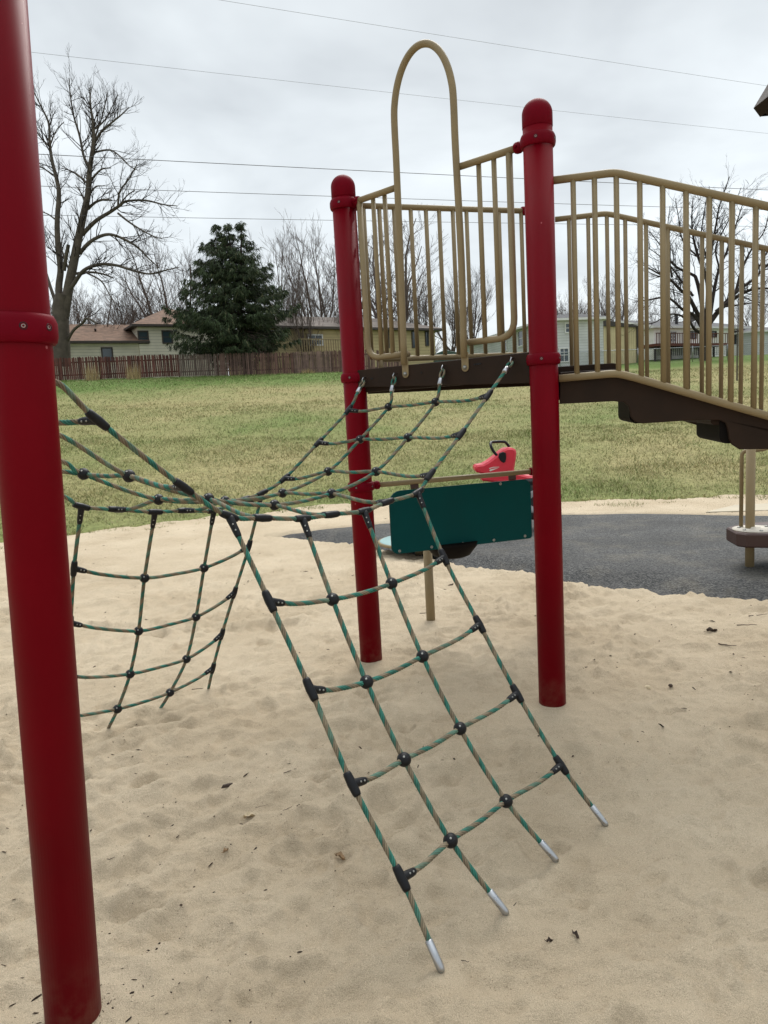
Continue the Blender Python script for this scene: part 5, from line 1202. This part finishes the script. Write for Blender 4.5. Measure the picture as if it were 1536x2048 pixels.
for t in np.linspace(0, 5*2*math.pi, 120): hx.append(rg+np.array([.06+.07*math.cos(t), .07*math.sin(t), zlow_+(zhi-zlow_)*t/(10*math.pi)]))
mb = MB(); tube(mb, hx, .013, 8); mb.build('spring', M['alu'], rider)
# canopy corner of another tower, top right
ca = at(1506, 217, 4.0); cz = ca[2]; can = empty('tower_canopy', (ca[0]+1.0, ca[1]-.7, 0)); tag(can, 'dark brown canopy eave poking in at the top right corner', 'canopy')
mb = MB(); kx = 1.25; sx_ = .8
prism(mb, [(0, 0), (.035, -.045), (.09, -.0), (sx_-.09, kx*sx_*1.12), (2*sx_-.09, 0), (2*sx_-.035, -.045), (2*sx_, 0), (sx_, kx*sx_*1.18+.05)], (ca[0], ca[1], cz), (1, 0, 0), Z3, (0, -1, 0), 0, .7, bev=.004); mb.build('roof', M['brown'], can)
mb = MB(); prism(mb, [(.03, -.05), (.07, -.075), (.14, -.085), (2*sx_-.14, -.085), (2*sx_-.05, -.05), (sx_, kx*sx_)], (ca[0], ca[1], cz), (1, 0, 0), Z3, (0, -1, 0), .06, .10, bev=.004); mb.build('gable_board', M['brown'], can)
for dx_ in (.42, 1.2):
    for dy_ in (-.35,): mb = MB(); lathe(mb, [(PR, -.2), (PR, cz+.2)], (ca[0]+dx_, ca[1]+dy_, 0), Z3, 32); mb.build('post', M['red'], can)

# ------------------------------------------------------------------ bits on the sand
def sgz(x, y): return float(sz(np.array([[x]]), np.array([[y]]))[0, 0])
def on_sand(px, py): p = G(px, py); p[2] = sgz(p[0], p[1]); return p
def twig_obj(px, py, L_, ang, r_, lab, name='twig', mt='chip', bend=.15):
    p = on_sand(px, py); rr = random.Random(int(px)); P = []; a = R(ang)
    for t in np.linspace(-.5, .5, 6): P.append(p+np.array([math.cos(a)*t*L_+rr.gauss(0, L_*bend*.15), math.sin(a)*t*L_+rr.gauss(0, L_*bend*.15), r_*.8+abs(t)*.004+rr.random()*.003]))
    mb = MB(); tube(mb, catmull(P, 4), list(np.linspace(r_, r_*.5, 21)), 7); o = mb.build(name, M[mt]); tag(o, lab, name.replace('_', ' ')); return o
def leaf_obj(px, py, L_, ang, lab, mt='dead', curl=.5, W=.55):
    p = on_sand(px, py); a = R(ang); e1 = np.array([math.cos(a), math.sin(a), 0]); e2 = np.array([-math.sin(a), math.cos(a), 0]); V = []; nu, nv = 9, 5
    for i in range(nu):
        u = i/(nu-1); w_ = W*L_*.5*math.sin(math.pi*min(1, u*.93+.05))**.8*(1+.2*math.sin(u*19))
        for j in range(nv): v = j/(nv-1)*2-1; V.append(p+e1*(u-.5)*L_+e2*v*w_*(1-curl*.2)+Z3*(.003+curl*L_*.28*v*v+.12*L_*math.sin(u*3+1)*curl+.004*math.sin(u*9+v*4)))
    n0 = len(V); V += [q+np.array([0, 0, -.0012]) for q in V]
    Fs = [(i*nv+j, (i+1)*nv+j, (i+1)*nv+j+1, i*nv+j+1) for i in range(nu-1) for j in range(nv-1)]; Fs += [tuple(x+n0 for x in q[::-1]) for q in Fs]
    mb = MB(); mb.add(np.array(V), Fs, 0, True); tube(mb, [p-e1*L_*.5+Z3*.004, p-e1*L_*.75+e2*.004+Z3*.008], .0011, 5); o = mb.build('fallen_leaf', M[mt]); tag(o, lab, 'leaf'); return o
p = on_sand(453, 1577); mb = MB(); rr = random.Random(1)
for k in range(3): prism(mb, [(-.021, -.004), (.018, -.005), (.022, .003), (.0, .005), (-.019, .003)], p+Z3*(.002+k*.003)+np.array([.002*k, .003*k, 0]), nrm((1, .25, .05)), nrm((-.25, 1, .1)), Z3, 0, .0028)
tag(mb.build('wood_chip', M['chip']), 'dark splintered wood chip on the sand left of the net', 'wood chip')
leaf_obj(500, 1630, .05, 20, 'pale dry crumpled leaf with a long stalk, left of the hanging net', 'pale', .6)
twig_obj(524, 1615, .05, 25, .0008, 'thin stalk lying beside the pale crumpled leaf', bend=.05)
leaf_obj(680, 1701, .04, -35, 'small curled brown leaf on the sand below the front net', 'dead', .9)
leaf_obj(452, 1702, .026, 60, 'tiny curled brown leaf left of the curled brown leaf', 'dead', .9)
twig_obj(581, 1545, .062, 32, .0017, 'straight dark twig lying left of the second front net rope')
twig_obj(576, 1628, .042, 42, .0016, 'short knobbly twig between the pale leaf and the front net')
twig_obj(842, 1385, .05, 72, .0017, 'short dark twig under the front net, between its middle ropes')
twig_obj(222, 1728, .030, 25, .0014, 'small dark twig right of the nearest red post')
twig_obj(355, 1667, .016, 65, .0022, 'stubby dark twig left of the pale crumpled leaf')
twig_obj(1028, 1812, .03, 50, .0018, 'brown twig sticking out beside the second metal rope end')
twig_obj(1493, 1253, .12, -8, .0032, 'dark twig on the sand near the right edge below the rubber')
twig_obj(1455, 1292, .10, -35, .0032, 'dark slanted twig right of the leaf litter by the steps')
twig_obj(1515, 1235, .13, 5, .003, 'longer dark twig close to the right edge just below the rubber')
twig_obj(348, 1384, .11, -8, .003, 'brown stick poking from the sand at the rear net foot')
twig_obj(404, 1376, .12, 5, .0022, 'thin stick lying at the right end of the rear net')
twig_obj(172, 1362, .05, -75, .003, 'short upright stub in the sand right of the nearest post')
twig_obj(852, 1223, .10, 0, .003, 'short twig lying left of the tan support pole')
twig_obj(930, 1926, .022, -20, .0013, 'small curved twig right of the nearest metal rope end')
leaf_obj(1424, 1262, .075, 10, 'dark crumpled leaf on the sand right of the tall post', 'chip', .7, .6)
leaf_obj(1152, 1880, .025, -60, 'small dark leaf scrap near the bottom right', 'chip', .8)
leaf_obj(1100, 1884, .02, 10, 'smaller dark scrap left of the leaf scrap near the bottom right', 'chip', .9)
mb = MB(); p = on_sand(1295, 1373); sphere(mb, p+Z3*.004, .016, (0, 0, 1), 9, 6, sq=.7); tag(mb.build('pebble', M['pale']), 'pale stone on the sand right of the tall red post', 'stone')
mb = MB(); p = on_sand(1341, 1370); sphere(mb, p+Z3*.003, .012, (0, 0, 1), 9, 6, sq=.7); tag(mb.build('pebble', M['chip']), 'dark round stone right of the pale stone on the sand', 'stone')
def debris():
    V = []; Fs = []; C = []; n = 0; r2 = np.random.default_rng(11)
    for _ in range(5200):
        y = .9+r2.random()**1.6*9.5; x = (r2.random()*2-1)*(.62*y+.4)+.1
        if _ % 30 == 0: t_ = r2.random()*6.3; q_ = .07+r2.random()**2*.30; x = Pl[0]+q_*math.cos(t_); y = Pl[1]+q_*math.sin(t_)
        if _ % 30 == 0 or (x > 1 and y > 3): dens = 1.3 if _ % 30 == 0 else .8
        else: dens = .35
        if fbm(np.array([x*1.7]), np.array([y*1.7]), 2)[0] < .62-dens*.35: continue
        if sdist(np.array([[x]]), np.array([[y]]))[0, 0] > -.03 or y > yg(x)-.1: continue
        z = sgz(x, y); s = (.0011+.0032*r2.random()**3.5)*(1+y*.12); a = r2.random()*6.3; el = r2.choice([1, 1, 1.6, 4])
        pts = np.array([[-el, -.6, 0], [el*.8, -.8, 0], [el, .5, 0], [-el*.7, .8, 0], [0, 0, .9]])*s; c_, s_ = math.cos(a), math.sin(a)
        pts = np.stack([pts[:, 0]*c_-pts[:, 1]*s_+x, pts[:, 0]*s_+pts[:, 1]*c_+y, pts[:, 2]+z], 1)
        V.append(pts); Fs += [[n, n+1, n+4], [n+1, n+2, n+4], [n+2, n+3, n+4], [n+3, n, n+4]]; n += 5
        col = np.array([.05, .034, .024])*(.5+r2.random()) if r2.random() < .8 else np.array([.5, .42, .3])
        C.append(np.tile(col, (5, 1)))
    o = fast_mesh('sand_litter', np.vstack(V), Fs, 3, M['blade'], np.vstack(C)); tag(o, 'tiny bark crumbs and grit scattered over the sand', 'litter', kind='stuff')
debris()
